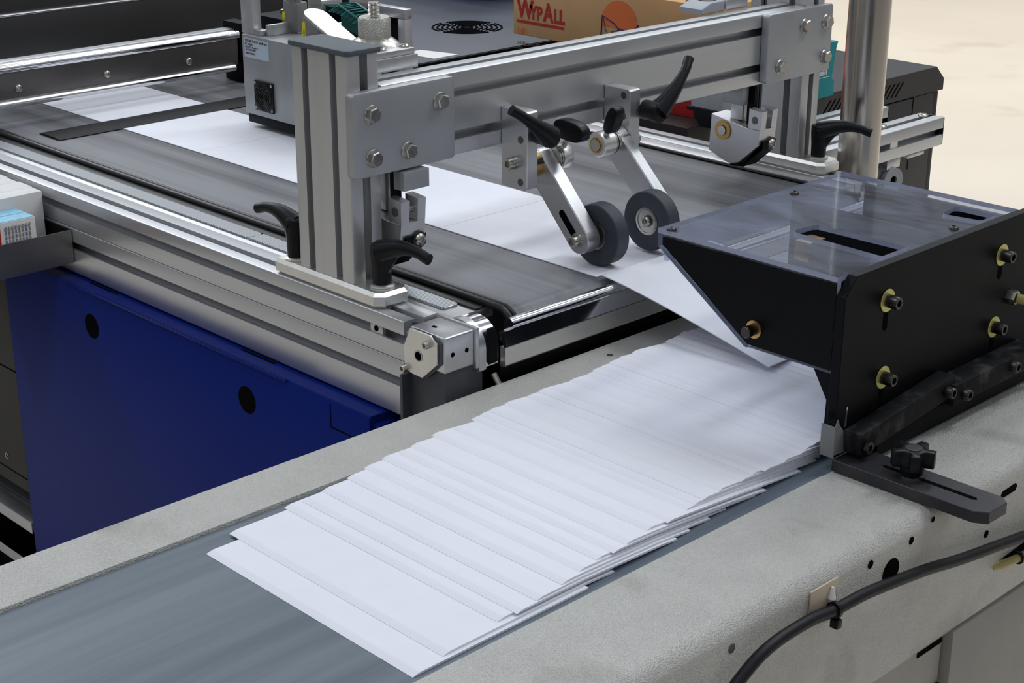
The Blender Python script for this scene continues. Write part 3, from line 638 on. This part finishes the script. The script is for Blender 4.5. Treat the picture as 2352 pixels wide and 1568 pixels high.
# ================================================================ BLUE-GREY TABLE, CARTON, BLACK MACHINE AND THINGS ON IT
t = thing('equipment_cabinet', 'blue-grey topped cabinet with a round ventilation grille behind the beam', 'cabinet', (-1.5, 2.0, -ZF))
TX = -1.060
MB().box(-2.6, TX, 1.02, 1.80, -.058, -.050, .001).build('top_panel', TABLE, t)
MB().box(-2.58, TX-.004, 1.03, 1.79, -.95, -.0585, .002).build('body', GREYL, t)
MB().box(TX-.004, TX+.004, 1.02, 1.80, -.060, -.0515, .001).build('edge_trim', BLACKA, t)
gr = MB(); cx, cy = -1.285, 1.355
for k in range(7):
    r_ = .012+k*.0105
    for s_ in range(4):
        a0 = s_*PI/2+.10; pp = [(cx+r_*math.cos(a0+(PI/2-.2)*j/10), cy+r_*math.sin(a0+(PI/2-.2)*j/10), -.0498) for j in range(11)]
        gr.sweep(pp, .0022, 6, 1.)
gr.build('vent_grille', HOLE, t)
o = thing('device_box', 'dark device with pale base on the cabinet top at the upper edge', 'device', (-1.7, 2.0, -.05))
MB().box(-1.95, -1.50, 1.63, 1.78, -.028, .10, .006).build('body', GREYL, o); MB().box(-1.93, -1.52, 1.65, 1.76, -.0499, -.028).build('foot', BLACKP, o)
o = MB().prism([(-1.072, 1.07), (-1.072, 1.135), (-1.16, 1.11), (-1.15, 1.06)], 'z', -.0499, -.0490).build('paper_slip', WHITE); tag(o, 'small white paper slip on the blue-grey cabinet edge', 'paper')
t = thing('carton', 'brown cardboard carton of wipes with red lettering and orange sun print', 'carton', (-.8, 1.4, -.0199))
cb = MB().box(-1.0455, -.530, 1.260, 1.56, -.0199, .0925, .002).build('box', CARD, t)
FX, FY, UP = (1, 0, 0), 1.2594, (0, 0, 1)
text('red_lettering', 'W', .050, (-1.0340, FY, .0165), FX, UP, RED, t, .85, .0018)
text('red_lettering', 'YP', .037, (-.9975, FY, .0160), FX, UP, RED, t, .80, .0015)
text('red_lettering', 'A', .050, (-.9600, FY, .0160), FX, UP, RED, t, .75, .0018)
text('red_lettering', 'LL', .037, (-.9320, FY, .0158), FX, UP, RED, t, .80, .0015)
MB().box(-1.0335, -.9050, FY-.0003, FY, .0050, .0105).build('red_bar', RED, t)
text('small_print', 'L40', .020, (-1.0330, FY, -.0185), FX, UP, ORANGE, t, .85)
text('small_print', 'All-Purpose Wipers', .0105, (-1.0330, FY, -.0385), FX, UP, INKG, t)
text('small_print', 'Paños', .0105, (-1.0330, FY, -.0490), FX, UP, INKG, t)
sun = []
for k in range(25): a = -.20+(PI+.30)*k/24; sun.append((-.7600+.0455*math.cos(a), .0330+.0455*math.sin(a)))
MB().prism(sun, 'y', FY-.0003, FY).build('orange_sun', ORANGE, t)
def line(pts, r_): 
    return MB().sweep([(x, FY-.0004, z) for x, z in pts], r_, 6, 1., (0, -1, 0))
line([(-.822, -.006), (-.815, .004), (-.806, .006), (-.803, .046), (-.770, .033), (-.762, .026), (-.730, .022), (-.712, .038), (-.708, .022)], .0014).build('navy_drawing', INK, t)
line([(-.800, .042), (-.795, .020), (-.780, .006), (-.778, .018), (-.760, .024), (-.790, .004), (-.770, -.002), (-.765, .012)], .0007).build('navy_drawing', INK, t)
MB().box(-.575, -.560, FY-.0003, FY, .055, .061).build('navy_mark', INK, t)

t = thing('black_machine', 'charcoal machine housing with slanted vents behind the aluminium profiles', 'machine', (-.55, 1.25, -ZF))
XM = -.2720
MB().prism([(.880, -.0200), (1.586, -.0200), (1.6135, -.0446), (1.6135, -.0660), (.880, -.0660)], 'x', -.90, XM, .0008).build('lid', MACH, t)
MB().box(-.89, XM, .885, 1.584, -.95, -.0664, .001).build('body', MACH, t)
MB().box(-.89, XM-.004, 1.5845, 1.604, -.95, -.0680, .001).build('side_post', MACH, t)
m_ = MB()
for k in range(17):
    yb = 1.232+k*.0138
    if 1.45 < yb < 1.2: continue
    m_.prism([(yb, -.0565), (yb+.0045, -.0565), (yb+.0275, -.0325), (yb+.0230, -.0325)], 'x', XM, XM+.0003)
m_.build('slanted_vents', HOLE, t)
m_ = MB(); m_.box(XM, XM+.0004, 1.30, 1.516, -.0675, -.0660).box(XM, XM+.0004, 1.514, 1.516, -.20, -.066); m_.build('panel_gap', HOLE, t)
o = thing('red_box', 'red card box lying on the charcoal machine, seen below the beam', 'box', (-.45, 1.0, -.0199))
MB().box(-.58, -.283, .940, 1.08, -.0199, .0450, .001).build('box_body', REDC, o)
o = thing('grey_scanner', 'small grey-topped black device on the charcoal machine near the far post', 'device', (-.22, .95, -.0199))
MB().box(-.288, -.225, .905, .935, .0095, .0600, .001).build('grey_cover', GREYL, o)
MB().prism([(-.297, .0094), (-.225, .0094), (-.225, -.0199), (-.268, -.0199), (-.283, -.0050), (-.2835, .0020), (-.297, .0030)], 'y', .905, .935, .001).build('black_body', BLACKP, o)
t = thing('teal_bin', 'teal card bin with flared rim and white lettering behind the far corner plate', 'bin', (-.29, 1.2, -.0199))
MB().prism([(1.10, .0760), (1.2480, .0710), (1.2440, .0600), (1.2360, .0108), (1.2440, .0060), (1.2440, -.0199), (1.10, -.0199)], 'x', -.330, -.2590, .0006).build('bin_body', TEAL, t)
text('white_lettering', 'nsell', .0135, (-.2586, 1.1935, .0185), (0, 1, 0), (0, 0, 1), WHITE, t, 1.1, .0003)
MB().box(-.2589, -.2585, 1.185, 1.2300, .0140, .0150).build('underline', WHITE, t)

# aluminium profiles at the right
def prof_y(x0, x1, ya, yb, zt, lab):
    t = thing('profile_bar', lab, 'profile', ((x0+x1)/2, (ya+yb)/2, zt-.045), 'short aluminium profiles in front of the charcoal machine')
    MB().prism(profile(x0, x1, zt-.045, zt, ((x0+x1)/2,), (zt-.0225,)), 'y', ya, yb).build('bar', ALU_Y, t, ang=30)
    MB().box(x0+.0005, x1-.0002, yb, yb+.0035, zt-.0447, zt-.0003, .0015).build('end_cap', BLACKP, t)
    return t
t = prof_y(-.0865, -.0415, .840, 1.2370, -.0200, 'front slotted aluminium profile with two button screws right of the steel pole')
for x_, y_ in ((-.0680, 1.2180), (-.0700, 1.1050)): button(t, (x_, y_, -.0200), (0, 0, 1), .0085, .0050)
MB().box(-.0450, -.0435, 1.0920, 1.1120, -.0475, -.0375).build('slot_nut', BARE, t)
t = prof_y(-.1900, -.1450, .840, 1.2370, -.0200, 'rear slotted aluminium profile partly hidden by the steel pole')
button(t, (-.1600, 1.2200, -.0200), (0, 0, 1), .0085, .0050)
t = thing('profile_support', 'pair of pale round hinge brackets hanging below the front profile', 'bracket', (-.06, 1.12, -.20))
MB().box(-.085, -.0430, 1.0870, 1.1230, -.0800, -.0655, .001).build('bracket_block', MILL, t)
MB().box(-.085, -.0430, 1.1420, 1.1900, -.0720, -.0655, .001).build('bracket_strip', MILL, t)
for yy, xx in ((1.1050, -.0480), (1.0830, -.066)):
    MB().lathe([(.0068, 0), (.0195, 0), (.0195, .009), (.0068, .009)], (xx, yy, -.0980), (.85, -.2, 0), 32, ring=True).build('ring', GREYL, t)
    MB().hexa((xx, yy, -.0980), (.85, -.2, 0), .0075, .006).build('hex_recess', HOLE, t)
MB().box(-.080, -.058, 1.02, 1.14, -.95, -.12, .001).build('stand', DARKG, t)

# steel pole
t = thing('steel_pole', 'thick vertical brushed steel pole between the far post and the aluminium profiles', 'pole', (.0035, .935, -ZF))
MB().cyl((.0035, .935, -.945), (.0035, .935, .90), .0298, 64).build('tube', POLE, t)
MB().lathe([(.06, 0), (.06, .006), (0, .006)], (.0035, .935, -.95), (0, 0, 1), 40).build('foot_flange', STEEL, t)

# ================================================================ BLUE CABINET AND LEFT SIDE
t = thing('blue_cabinet', 'glossy blue cabinet panel with two round holes under the near rail', 'cabinet', (-.35, .2, -ZF))
MB().prism([(-.0295, -.133), (-.0270, -.1285), (.70, -.1285), (.70, -.95), (-.0295, -.95)], 'x', -.7450, .0550, .0006).build('body', BLUE, t)
MB().box(-.5730, -.0900, -.0315, -.0290, -.1310, -.1272, .001).build('lip', BLUE, t)
for x_ in (-.5150, -.1700): MB().cyl((x_, -.0299, -.1765), (x_, -.0296, -.1765), .0168, 32).build('round_hole', HOLE, t)
for a, b_ in ((-.545, -.480), (-.205, -.140)): MB().box(a, b_, -.0105, -.0070, -.1284, -.1281).build('slot_hole', HOLE, t)
m_ = MB(); m_.box(-.0125, -.0110, -.0298, -.0296, -.160, -.133).box(-.0125, .035, -.0298, -.0296, -.1615, -.160); m_.build('fold_line', HOLE, t)
MB().box(.0552, .0640, -.024, .003, -.1420, -.1380).build('end_tab', BLUE, t)
t = thing('dark_cabinet', 'dark grey cabinet panel with a ring screw left of the blue cabinet', 'cabinet', (-1.2, .1, -ZF))
MB().box(-1.56, -.7480, -.0280, -.0080, -.5020, -.1300, .001).build('panel', DGREY, t)
MB().box(-1.56, -.7480, -.0285, -.0280, -.3105, -.3085).build('panel_gap', HOLE, t)
MB().box(-1.56, -.7480, -.0285, -.0280, -.4810, -.4795).build('panel_gap', HOLE, t)
MB().lathe([(.0030, 0), (.0052, 0), (.0052, .0015), (.0030, .0015)], (-.8040, -.0280, -.4596), (0, -1, 0), ring=True).build('ring_screw', STEEL, t)
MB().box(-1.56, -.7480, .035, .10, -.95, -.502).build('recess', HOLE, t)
o = MB().prism(profile(-.031, .03-.0, -.6400, -.5500, (0,), (-.5730, -.6170)), 'x', -1.7, -.7470).build('floor_profile', ALU_X, None, ang=30); tag(o, 'slotted aluminium profile low down at the left below the dark cabinet', 'profile')
MB().box(-1.5, -1.45, -.02, .02, -.95, -.6401).box(-.80, -.76, -.02, .02, -.95, -.6401).build('leg', ALU_Z, o)

t = thing('parts_tray', 'grey sheet steel tray fixed to the near rail holding cartons', 'tray', (-.67, -.12, -.1108))
MB().box(-.5875, -.5860, -.26, -.0072, -.1108, -.0652).build('front_wall', TRAYM, t)
MB().box(-.80, -.5876, -.26, -.0072, -.1108, -.1090).build('tray_floor', TRAYM, t)
MB().box(-.80, -.798, -.26, -.0072, -.1089, -.0652).build('rear_wall', TRAYM, t)
MB().box(-.7979, -.5876, -.0090, -.0072, -.1089, -.0652).build('end_wall', BLACKA, t)
labs = ['front light blue topped carton in the tray, printed side facing out', 'light blue topped carton just behind the front one in the tray']
for k in range(2):
    xb = -.5885-k*.0258
    t = thing('printed_carton', labs[k], 'carton', (xb-.0125, -.115, -.1089), 'light blue cartons in the tray')
    MB().box(xb-.0250, xb, -.175, -.0560, -.1089, -.0372, .0006).build('carton_body', WHITE, t)
    MB().box(xb-.0240, xb-.001, -.174, -.0570, -.0373, -.0364).build('blue_top', LBLUE, t)
    if k == 0:
        MB().box(xb-.0001, xb+.0005, -.175, -.106, -.1080, -.0380).build('red_band', REDC, t)
        for j in range(8):
            text('small_print', 'Xprint ink solution 0-40 kit 23/1', .0048, (xb+.0008, -.100+j*.0048, -.0430), (0, 0, -1), (0, 1, 0), INKG if j % 3 else INK, t, .85)
labs = ['front white carton of the row above the tray', 'second white carton of the row above the tray', 'third white carton of the row above the tray', 'rearmost visible white carton of the row above the tray']
wx = [-.6420, -.6707, -.7077, -.7372, -.7601]
for k in range(4):
    z_ = -.0216; dx = -.0135
    o = MB().box(wx[k+1]+.0006, wx[k], -.20, -.0145+.002*(k % 2), -.1089 if k else -.1089, z_, .0008).build('white_carton', WHITE); tag(o, labs[k], 'carton', 'white cartons standing in a row')

# ================================================================ OUTFEED CONVEYOR
ZC = -.080
t = thing('outfeed_conveyor', 'beige-framed conveyor with slate belt carrying the shingled envelopes', 'conveyor', (.4, 0, -ZF))
MB().prism([(.1670, ZC-.002), (.1690, ZC), (.2330, ZC), (.2340, ZC-.004), (.2340, -.95), (.1670, -.95)], 'y', -1.5, .95).build('left_frame', BEIGE, t)
MB().cyl((.1930, .1980, ZC-.0003), (.1930, .1980, ZC+.0003), .0035).build('frame_screw', TRAY, t)
R_ = .0150; arc = [(.6440-R_+R_*math.sin(PI/2*k/8), ZC-R_+R_*math.cos(PI/2*k/8)) for k in range(9)]
sec = [(.5340, ZC)]+arc+[(.6440, -.2225), (.6380, -.2225), (.6380, -.2300), (.5340, -.2300)]
MB().prism(sec, 'y', -1.5, .1130, .0012, 2).build('near_side_cover', BEIGE, t)
sec2 = [(.5340, ZC-.0006)]+[(x-.0012, z-.0006) for x, z in arc]+[(.6428, -.2225), (.6380, -.2300), (.5340, -.2300)]
MB().prism(sec2, 'y', .1134, .95, .0008).build('far_side_cover', BEIGE, t)
MB().box(.5345, .6340, -1.5, .182, -.95, -.2305).build('inner_wall', BEIGE2, t)
MB().box(.5345, .6425, .1880, .95, -.95, -.2290, .001).build('service_door', BEIGE2, t)
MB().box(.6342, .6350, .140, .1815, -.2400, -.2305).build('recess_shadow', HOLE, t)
MB().box(.6342, .6400, .1760, .1815, -.2860, -.2835).build('door_catch', BLACKP, t)
MB().box(.2350, .5330, -1.5, .95, -.095, ZC-.0030).build('belt', BELT2, t)
MB().box(.2350, .5330, -1.5, .95, -.95, -.0955).build('bed', DARKG, t)
XF = .6441
for y_, z_, r_ in ((.0929, -.0975, .0038), (.0310, -.0975, .0040), (-.1550, -.1000, .0042)):
    MB().lathe([(r_, 0), (r_, .0002), (0, .0002)], (XF, y_, z_-.0), (1, 0, 0), 20).build('screw_hole', HOLE if z_ > -.099 else TRAY, t)
MB().lathe([(.0125, 0), (.0125, .0002), (0, .0002)], (XF, .0640, -.1170), (1, 0, 0), 40).build('cable_opening', HOLE, t)
for y_, z_, r_ in ((.2269, -.1402, .0040), (.1279, -.0900, .0028)): MB().lathe([(r_, 0), (r_, .0002), (0, .0002)], (XF-.0012, y_, z_), (1, 0, 0), 20).build('screw_hole', HOLE, t)
MB().prism([(.2460, -.1085), (.2480, -.1040), (.2720, -.1025), (.2755, -.1060), (.2730, -.1105), (.2480, -.1110)], 'x', XF-.0012, XF-.0009).build('slot_hole', HOLE, t)
MB().prism([(.2520, -.1850), (.2560, -.1800), (.3400, -.1740), (.3400, -.1900), (.2560, -.1890)], 'x', XF-.0012, XF-.0009).build('slot_hole', HOLE, t)

# cable, its tie mount, amber hose
cp = [(.672, -.300, -.200), (.662, -.225, -.155), (.656, -.168, -.1265), (.654, -.124, -.1100), (.653, -.0700, -.1080), (.653, -.0313, -.1125), (.653, .0100, -.1145), (.653, .0504, -.1195), (.653, .110, -.1285), (.653, .1648, -.1395), (.653, .230, -.1500), (.653, .2850, -.1590), (.653, .40, -.178), (.653, .60, -.20)]
def smooth(P, n=5):
    P = [V(p) for p in P]; out = []
    for i in range(len(P)-1):
        a, b, c, d = P[max(i-1, 0)], P[i], P[i+1], P[min(i+2, len(P)-1)]
        for k in range(n):
            s = k/n; out.append(.5*((2*b)+(c-a)*s+(2*a-5*b+4*c-d)*s*s+(-a+3*b-3*c+d)*s**3))
    return out+[P[-1]]
o = MB().sweep(smooth(cp), .0052, 14).build('power_cable', CABLE); tag(o, 'thick black cable running along the beige side of the conveyor', 'cable')
t = thing('cable_tie_mount', 'tan nylon tie mount with black cable tie holding the black cable', 'cable tie', (XF, -.035, -.12))
MB().box(.6442, .6462, -.0560, -.0190, -.1190, -.0895, .0004).build('mount_pad', TIEW, t)
MB().lathe([(.0056, -.002), (.0072, -.002), (.0072, .002), (.0056, .002)], (.653, -.0313, -.1125), (0, 1, -.1), 24, ring=True).build('tie_loop', BLACKP, t)
MB().box(.652, .660, -.036, -.029, -.1270, -.1190, .001).build('tie_head', BLACKP, t)
MB().lathe([(.0040, 0), (.0012, .010), (0, .010)], (.6480, -.0300, -.1040), (0, .1, 1), 14).build('nylon_stub', WHITE, t)
o = MB().sweep(smooth([(.640, .250, -.1840), (.6460, .2640, -.1835), (.650, .290, -.1835), (.650, .35, -.188), (.65, .5, -.20)]), .0042, 12).build('amber_hose', AMBER); tag(o, 'thin yellowish hose with black tie leaving a slot in the beige side', 'hose')
MB().lathe([(.0045, -.0016), (.0062, -.0016), (.0062, .0016), (.0045, .0016)], (.6495, .2830, -.1834), (0, 1, 0), 20, ring=True).build('cable_tie', BLACKP, o)

# ================================================================ SHINGLED ENVELOPES
LEN, TH, N = .190, .0018, 96
ygrid = [-.42+i*.005 for i in range(220)]
H = [ZC-.0030]*len(ygrid)
ys = [-.3760, -.3430, -.2820]; y = -.2820
rs = random.Random(11)
while y < .46: y += rs.choice((.010, .012, .014, .017, .030, .013, .023)); ys.append(y)
ORD = ['fourth', 'fifth', 'sixth', 'seventh', 'eighth', 'ninth', 'tenth', 'eleventh', 'twelfth', 'thirteenth', 'fourteenth']
lab0 = ['lowest front white envelope leading the shingled row, fully flat on the slate belt', 'second white envelope from the front of the shingled row', 'third white envelope from the front of the shingled row']
for i, yf in enumerate(ys):
    ii = [k for k, yy in enumerate(ygrid) if yf-1e-6 <= yy <= yf+LEN]
    pts = [(ygrid[k], H[k]) for k in ii]; pts[0] = (yf, pts[0][1])
    hull = []
    for p in pts:
        while len(hull) >= 2 and (hull[-1][1]-hull[-2][1])*(p[0]-hull[-2][0]) <= (p[1]-hull[-2][1])*(hull[-1][0]-hull[-2][0]): hull.pop()
        hull.append(p)
    def hz(yy):
        for a, b in zip(hull, hull[1:]):
            if a[0] <= yy <= b[0]: return a[1]+(b[1]-a[1])*(yy-a[0])/(b[0]-a[0])
        return hull[-1][1]
    m = 16; prof_ = [(yf+(pts[-1][0]-yf)*k/m, hz(yf+(pts[-1][0]-yf)*k/m)+.0001) for k in range(m+1)]
    prof_ = [(yf, hz(yf)+.0001), (yf+.002, hz(yf+.002)+.0001), (yf+.0045, hz(yf+.0045)+.0001), (yf+.007, hz(yf+.007)+.0001)]+[(a, b+.0001) for a, b in hull if a > yf+.012]; k_ = min(1, i/14); j = rs.uniform(-.003, .003)
    xl = .2630-(.0120 if i else 0)-.014*k_+j; xr = .5245-(.004 if i else 0)-.012*k_+j
    if i == 0: xl, xr = .2640, .5255
    if i == 1: xl, xr = .2505, .5215
    sheet('envelope', xl, xr, prof_, lab0[i] if i < 3 else (ORD[i-3]+' white envelope counted from the front edge of the shingled row' if i < 14 else 'white envelope high in the shingled row, more than a dozen behind its front one'), 'white envelopes shingled on the slate conveyor' if i > 2 else 'white envelopes shingled on the slate conveyor', TH*.96, True, skew=rs.uniform(-.012, .012) if i > 2 else 0)
    for k in ii: H[k] = max(H[k], hz(max(ygrid[k], yf))+TH)

# ================================================================ HOOD
t = thing('delivery_hood', 'black delivery hood with clear smudged acrylic lid over the slate conveyor', 'hood', (.45, .3, -.0800))
MB().prism([(.1290, -.0679), (.1290, .0880), (.1450, .1050), (.62, .1050), (.62, -.0679)], 'x', .5240, .5340, .0006).build('front_panel', BLACKA, t)
pn = [(.3200, .0990), (.3200, .0895), (.4290, .0155), (.5235, .0155), (.5235, .0990)]
MB().prism(pn, 'y', .1360, .1395).build('side_panel', BLACKA, t)
ac = [(.3140, .1015), (.3140, .0870), (.4240, .0132), (.4270, .0120), (.4300, .0132), (.5238, .0132), (.5238, .1015)]
a_ = MB().prism(ac, 'y', .1296, .1356, 0, side_mat=1); a_.build('acrylic_side', [ACR, EDGE], t)
MB().prism([(.3205, .0980), (.3205, .0900), (.4293, .0162), (.5238, .0162), (.5238, .0980)], 'y', .1286, .1294).build('black_facing', BLACKA, t)
MB().prism([(.5180, -.066), (.5238, -.066), (.5238, .0130), (.5020, .0130), (.5190, -.0150)], 'y', .1330, .1350).build('lower_flap', BLACKA, t)
# acrylic lid: outline with two openings, built as strips around them
def holed(outer, holes, z0, z1):
    t_ = bmesh.new(); loops = [outer]+holes; edges = []
    for lp in loops:
        vs = [t_.verts.new((x, y, z1)) for x, y in lp]; edges += [t_.edges.new((vs[i], vs[(i+1) % len(vs)])) for i in range(len(vs))]
    bmesh.ops.triangle_fill(t_, use_beauty=True, edges=edges)
    keep = []
    def inside(p, lp):
        c = False
        for i in range(len(lp)):
            (x1, y1), (x2, y2) = lp[i], lp[(i+1) % len(lp)]
            if (y1 > p[1]) != (y2 > p[1]) and p[0] < (x2-x1)*(p[1]-y1)/(y2-y1)+x1: c = not c
        return c
    bad = [f for f in t_.faces if any(inside(f.calc_center_median(), h) for h in holes)]
    if bad: bmesh.ops.delete(t_, geom=bad, context='FACES_ONLY')
    r = bmesh.ops.extrude_face_region(t_, geom=t_.faces[:]); vv = [v for v in r['geom'] if isinstance(v, bmesh.types.BMVert)]
    bmesh.ops.translate(t_, verts=vv, vec=(0, 0, z0-z1)); bmesh.ops.recalc_face_normals(t_, faces=t_.faces[:])
    for f in t_.faces: f.material_index = 1 if abs(f.normal.z) < .5 else 0
    return t_
outer = [(.3135, .1295), (.5237, .1295), (.5237, .4420), (.3135, .4385)]
h1 = [(.4105, .2180), (.4120, .2460), (.4160, .2510), (.5160, .2525), (.5160, .2100), (.4155, .2140)]
h2 = [(.4775, .3760), (.4730, .4040), (.4770, .4080), (.5160, .4085), (.5185, .4060), (.5180, .3830), (.5150, .3790), (.4815, .3730)]
MB()._in(holed(outer, [h1, h2], .1002, .1052)).build('acrylic_lid', [ACR, EDGE], t, smooth=False)
MB().prism([(.3135, .1395), (.3135, .1025), (.3185, .1025)][:0] or [(.3135, .0700), (.3180, .0700), (.3180, .1000), (.3135, .1000)], 'y', .1400, .4380, 0, side_mat=0).build('rear_strip', ACR, t)
MB().box(.3300, .5235, .3230, .3290, .0150, .0990, .0006).build('cross_panel', BLACKA, t)
MB().box(.3400, .5235, .4420, .4480, -.0600, .0950, .0006).build('end_panel', BLACKA, t)
for x_, y_ in ((.3277, .1330), (.3312, .3255), (.5150, .3344)):
    button(t, (x_, y_, .1052), (0, 0, 1), .0050, .0030, SOCK)
for x_ in (.3277,): MB().cyl((x_, .1420, .0900), (x_, .1420, .1000), .0022, 12).build('lid_pin', STEEL, t)
s_ = MB().cyl((.4362, .1395, .0330), (.4362, .3200, .0330), .0070).build('shaft', STEEL, t)
MB().lathe([(.0055, 0), (.0088, 0), (.0088, .0012), (.0055, .0012)], (.4362, .1285, .0330), (0, -1, 0), ring=True).build('bush_ring', BRASS, t)
MB().cyl((.4362, .1290, .0330), (.4362, .1150, .0330), .0056, 24, .0008).build('pin_end', SOCK, t)
MB().cyl((.36, .20, .060), (.46, .20, .060), .012).build('inner_roller', DARKG, t)
MB().box(.400, .418, .235, .262, .070, .090, .001).build('copper_bracket', BRASS, t)
MB().cyl((.470, .360, .050), (.470, .360, .085), .006).build('inner_pin', STEEL, t)
MB().cyl((.498, .345, .045), (.498, .345, .080), .009).build('inner_pin', DARKG, t)
MB().lathe([(.008, 0), (.008, .010), (0, .010)], (.450, .350, .062), (.6, -.6, .3)).build('orange_cap', ORANGE, t)
for y_, z_, sl in ((.1965, .0700, -.030), (.3990, .0690, -.026), (.3985, -.0075, -.030), (.2000, -.0070, -.030)):
    MB().prism([(y_-.0035, z_), (y_-.0035, z_+sl+.003), (y_, z_+sl), (y_+.0035, z_+sl+.003), (y_+.0035, z_)], 'x', .5341, .5344).build('adjust_slot', HOLE, t)
    socket(t, (.5341, y_, z_), (1, 0, 0), .0063, .0120, SOCK, 'panel_bolt', washer=.0112, wm=ZYEL)
b_ = MB().box(-.0, .019, 0, .158, -.022, 0, .0012, 2, Matrix.Translation((.5360, .1395, -.0415)) @ Matrix.Rotation(.10, 4, 'X')); b_.build('dusty_bar', DUSTY, t)
socket(t, (.5555, .150, -.0560), (1, 0, 0), .0060, .004, SOCK); socket(t, (.5555, .283, -.0390), (1, 0, 0), .0060, .008, SOCK)
MB().box(.5342, .5600, .2900, .4500, -.0560, -.0340, .0012, 2).build('clamp_bar', DUSTY, t)
socket(t, (.5600, .3080, -.0470), (1, 0, 0), .0060, .007, SOCK); socket(t, (.5600, .3990, -.0430), (1, 0, 0), .0060, .007, SOCK)
MB().box(.5342, .5480, .180, .62, -.0780, -.0562, .001).build('lower_rail', BLACKA, t)
sb = [(.5340, .1277), (.6800, .1277), (.6920, .1350), (.6920, .1640), (.6840, .1710), (.5500, .1710), (.5340, .1690)]
MB().prism(sb, 'z', -.0796, -.0682, .0006).build('slide_bar', DARKA, t)
sl_ = [(.5760, .1475), (.6690, .1475), (.6710, .1495), (.6690, .1525), (.5760, .1525), (.5740, .1500)]
MB().prism(sl_, 'z', -.0682, -.0679).build('slide_slot', HOLE, t)
# star knob
kb = []; kx, ky = .6040, .1500
for k in range(60):
    a = 2*PI*k/60; c_ = math.cos(5*a); r_ = .0118+.0082*max(0., min(1., (c_+.15)*1.6)); kb.append((kx+r_*math.cos(a+.35), ky+r_*math.sin(a+.35)))
o = MB().prism(kb, 'z', -.0570, -.0410, .0014, 2).build('star_knob', BLACKP, t, ang=50)
MB().lathe([(.0092, 0), (.0105, .004), (.0115, .012), (0, .012)], (kx, ky, -.0670), (0, 0, 1)).build('knob_hub', BLACKP, o)
MB().lathe([(.0080, 0), (.0078, .0008), (.0040, .0012), (0, .0008)], (kx, ky, -.0410), (0, 0, 1)).build('knob_cap', DGREY, o)
MB().lathe([(.0100, 0), (.0100, .0012), (0, .0012)], (kx, ky, -.0681), (0, 0, 1)).build('washer', STEEL, o)
# tape at the corner, chrome clip, air fitting
MB().prism([(.1275, -.0640), (.1275, -.0360), (.1310, -.0290), (.1335, -.0350), (.1440, -.0470), (.1500, -.0660)], 'x', .5343, .5352).build('tape_piece', TAPE, t)
MB().box(.5200, .5350, .1272, .1284, -.0670, -.0360).build('tape_piece', TAPE, t)
MB().sweep([(.5290, .1265, -.0300), (.5285, .1262, -.0220)], .0012, 6).build('tape_sliver', BLACKA, t)
MB().prism([(.1420, -.0560), (.1425, -.0300), (.1440, -.0200), (.1455, -.0220), (.1450, -.0500), (.1480, -.0560)], 'x', .5342, .5348).build('bright_gap', CHROME, t)
MB().lathe([(.0045, 0), (.0045, .004), (0, .005)], (.5342, .1470, -.0500), (1, 0, 0)).build('clip_rivet', CHROME, t)
o = MB().hexa((.5342, .4220, .0200), (1, 0, 0), .0080, .0100).build('air_fitting', STEEL, t)
MB().sweep(smooth([(.5440, .4220, .0200), (.556, .4280, .0180), (.565, .445, .010), (.570, .480, -.004), (.57, .56, -.02)]), .0052, 12).build('amber_hose', AMBER, o)

o = MB().prism([(-.918, -.0160), (-.905, -.0142), (-.870, -.0142), (-.857, -.0160)], 'y', .135, .72, .0004).build('shadow_strip', BLACKA); tag(o, 'flat black strip standing in for a shadow band across the wide belt before the linear rail', 'strip')  # added dark strip in place of the shadow band on the belt
# ---------------------------------------------------------------- lift everything onto the floor
for o in list(COL.objects):
    if o.parent is None and o.type in ('MESH', 'EMPTY'): o.location.z += ZF
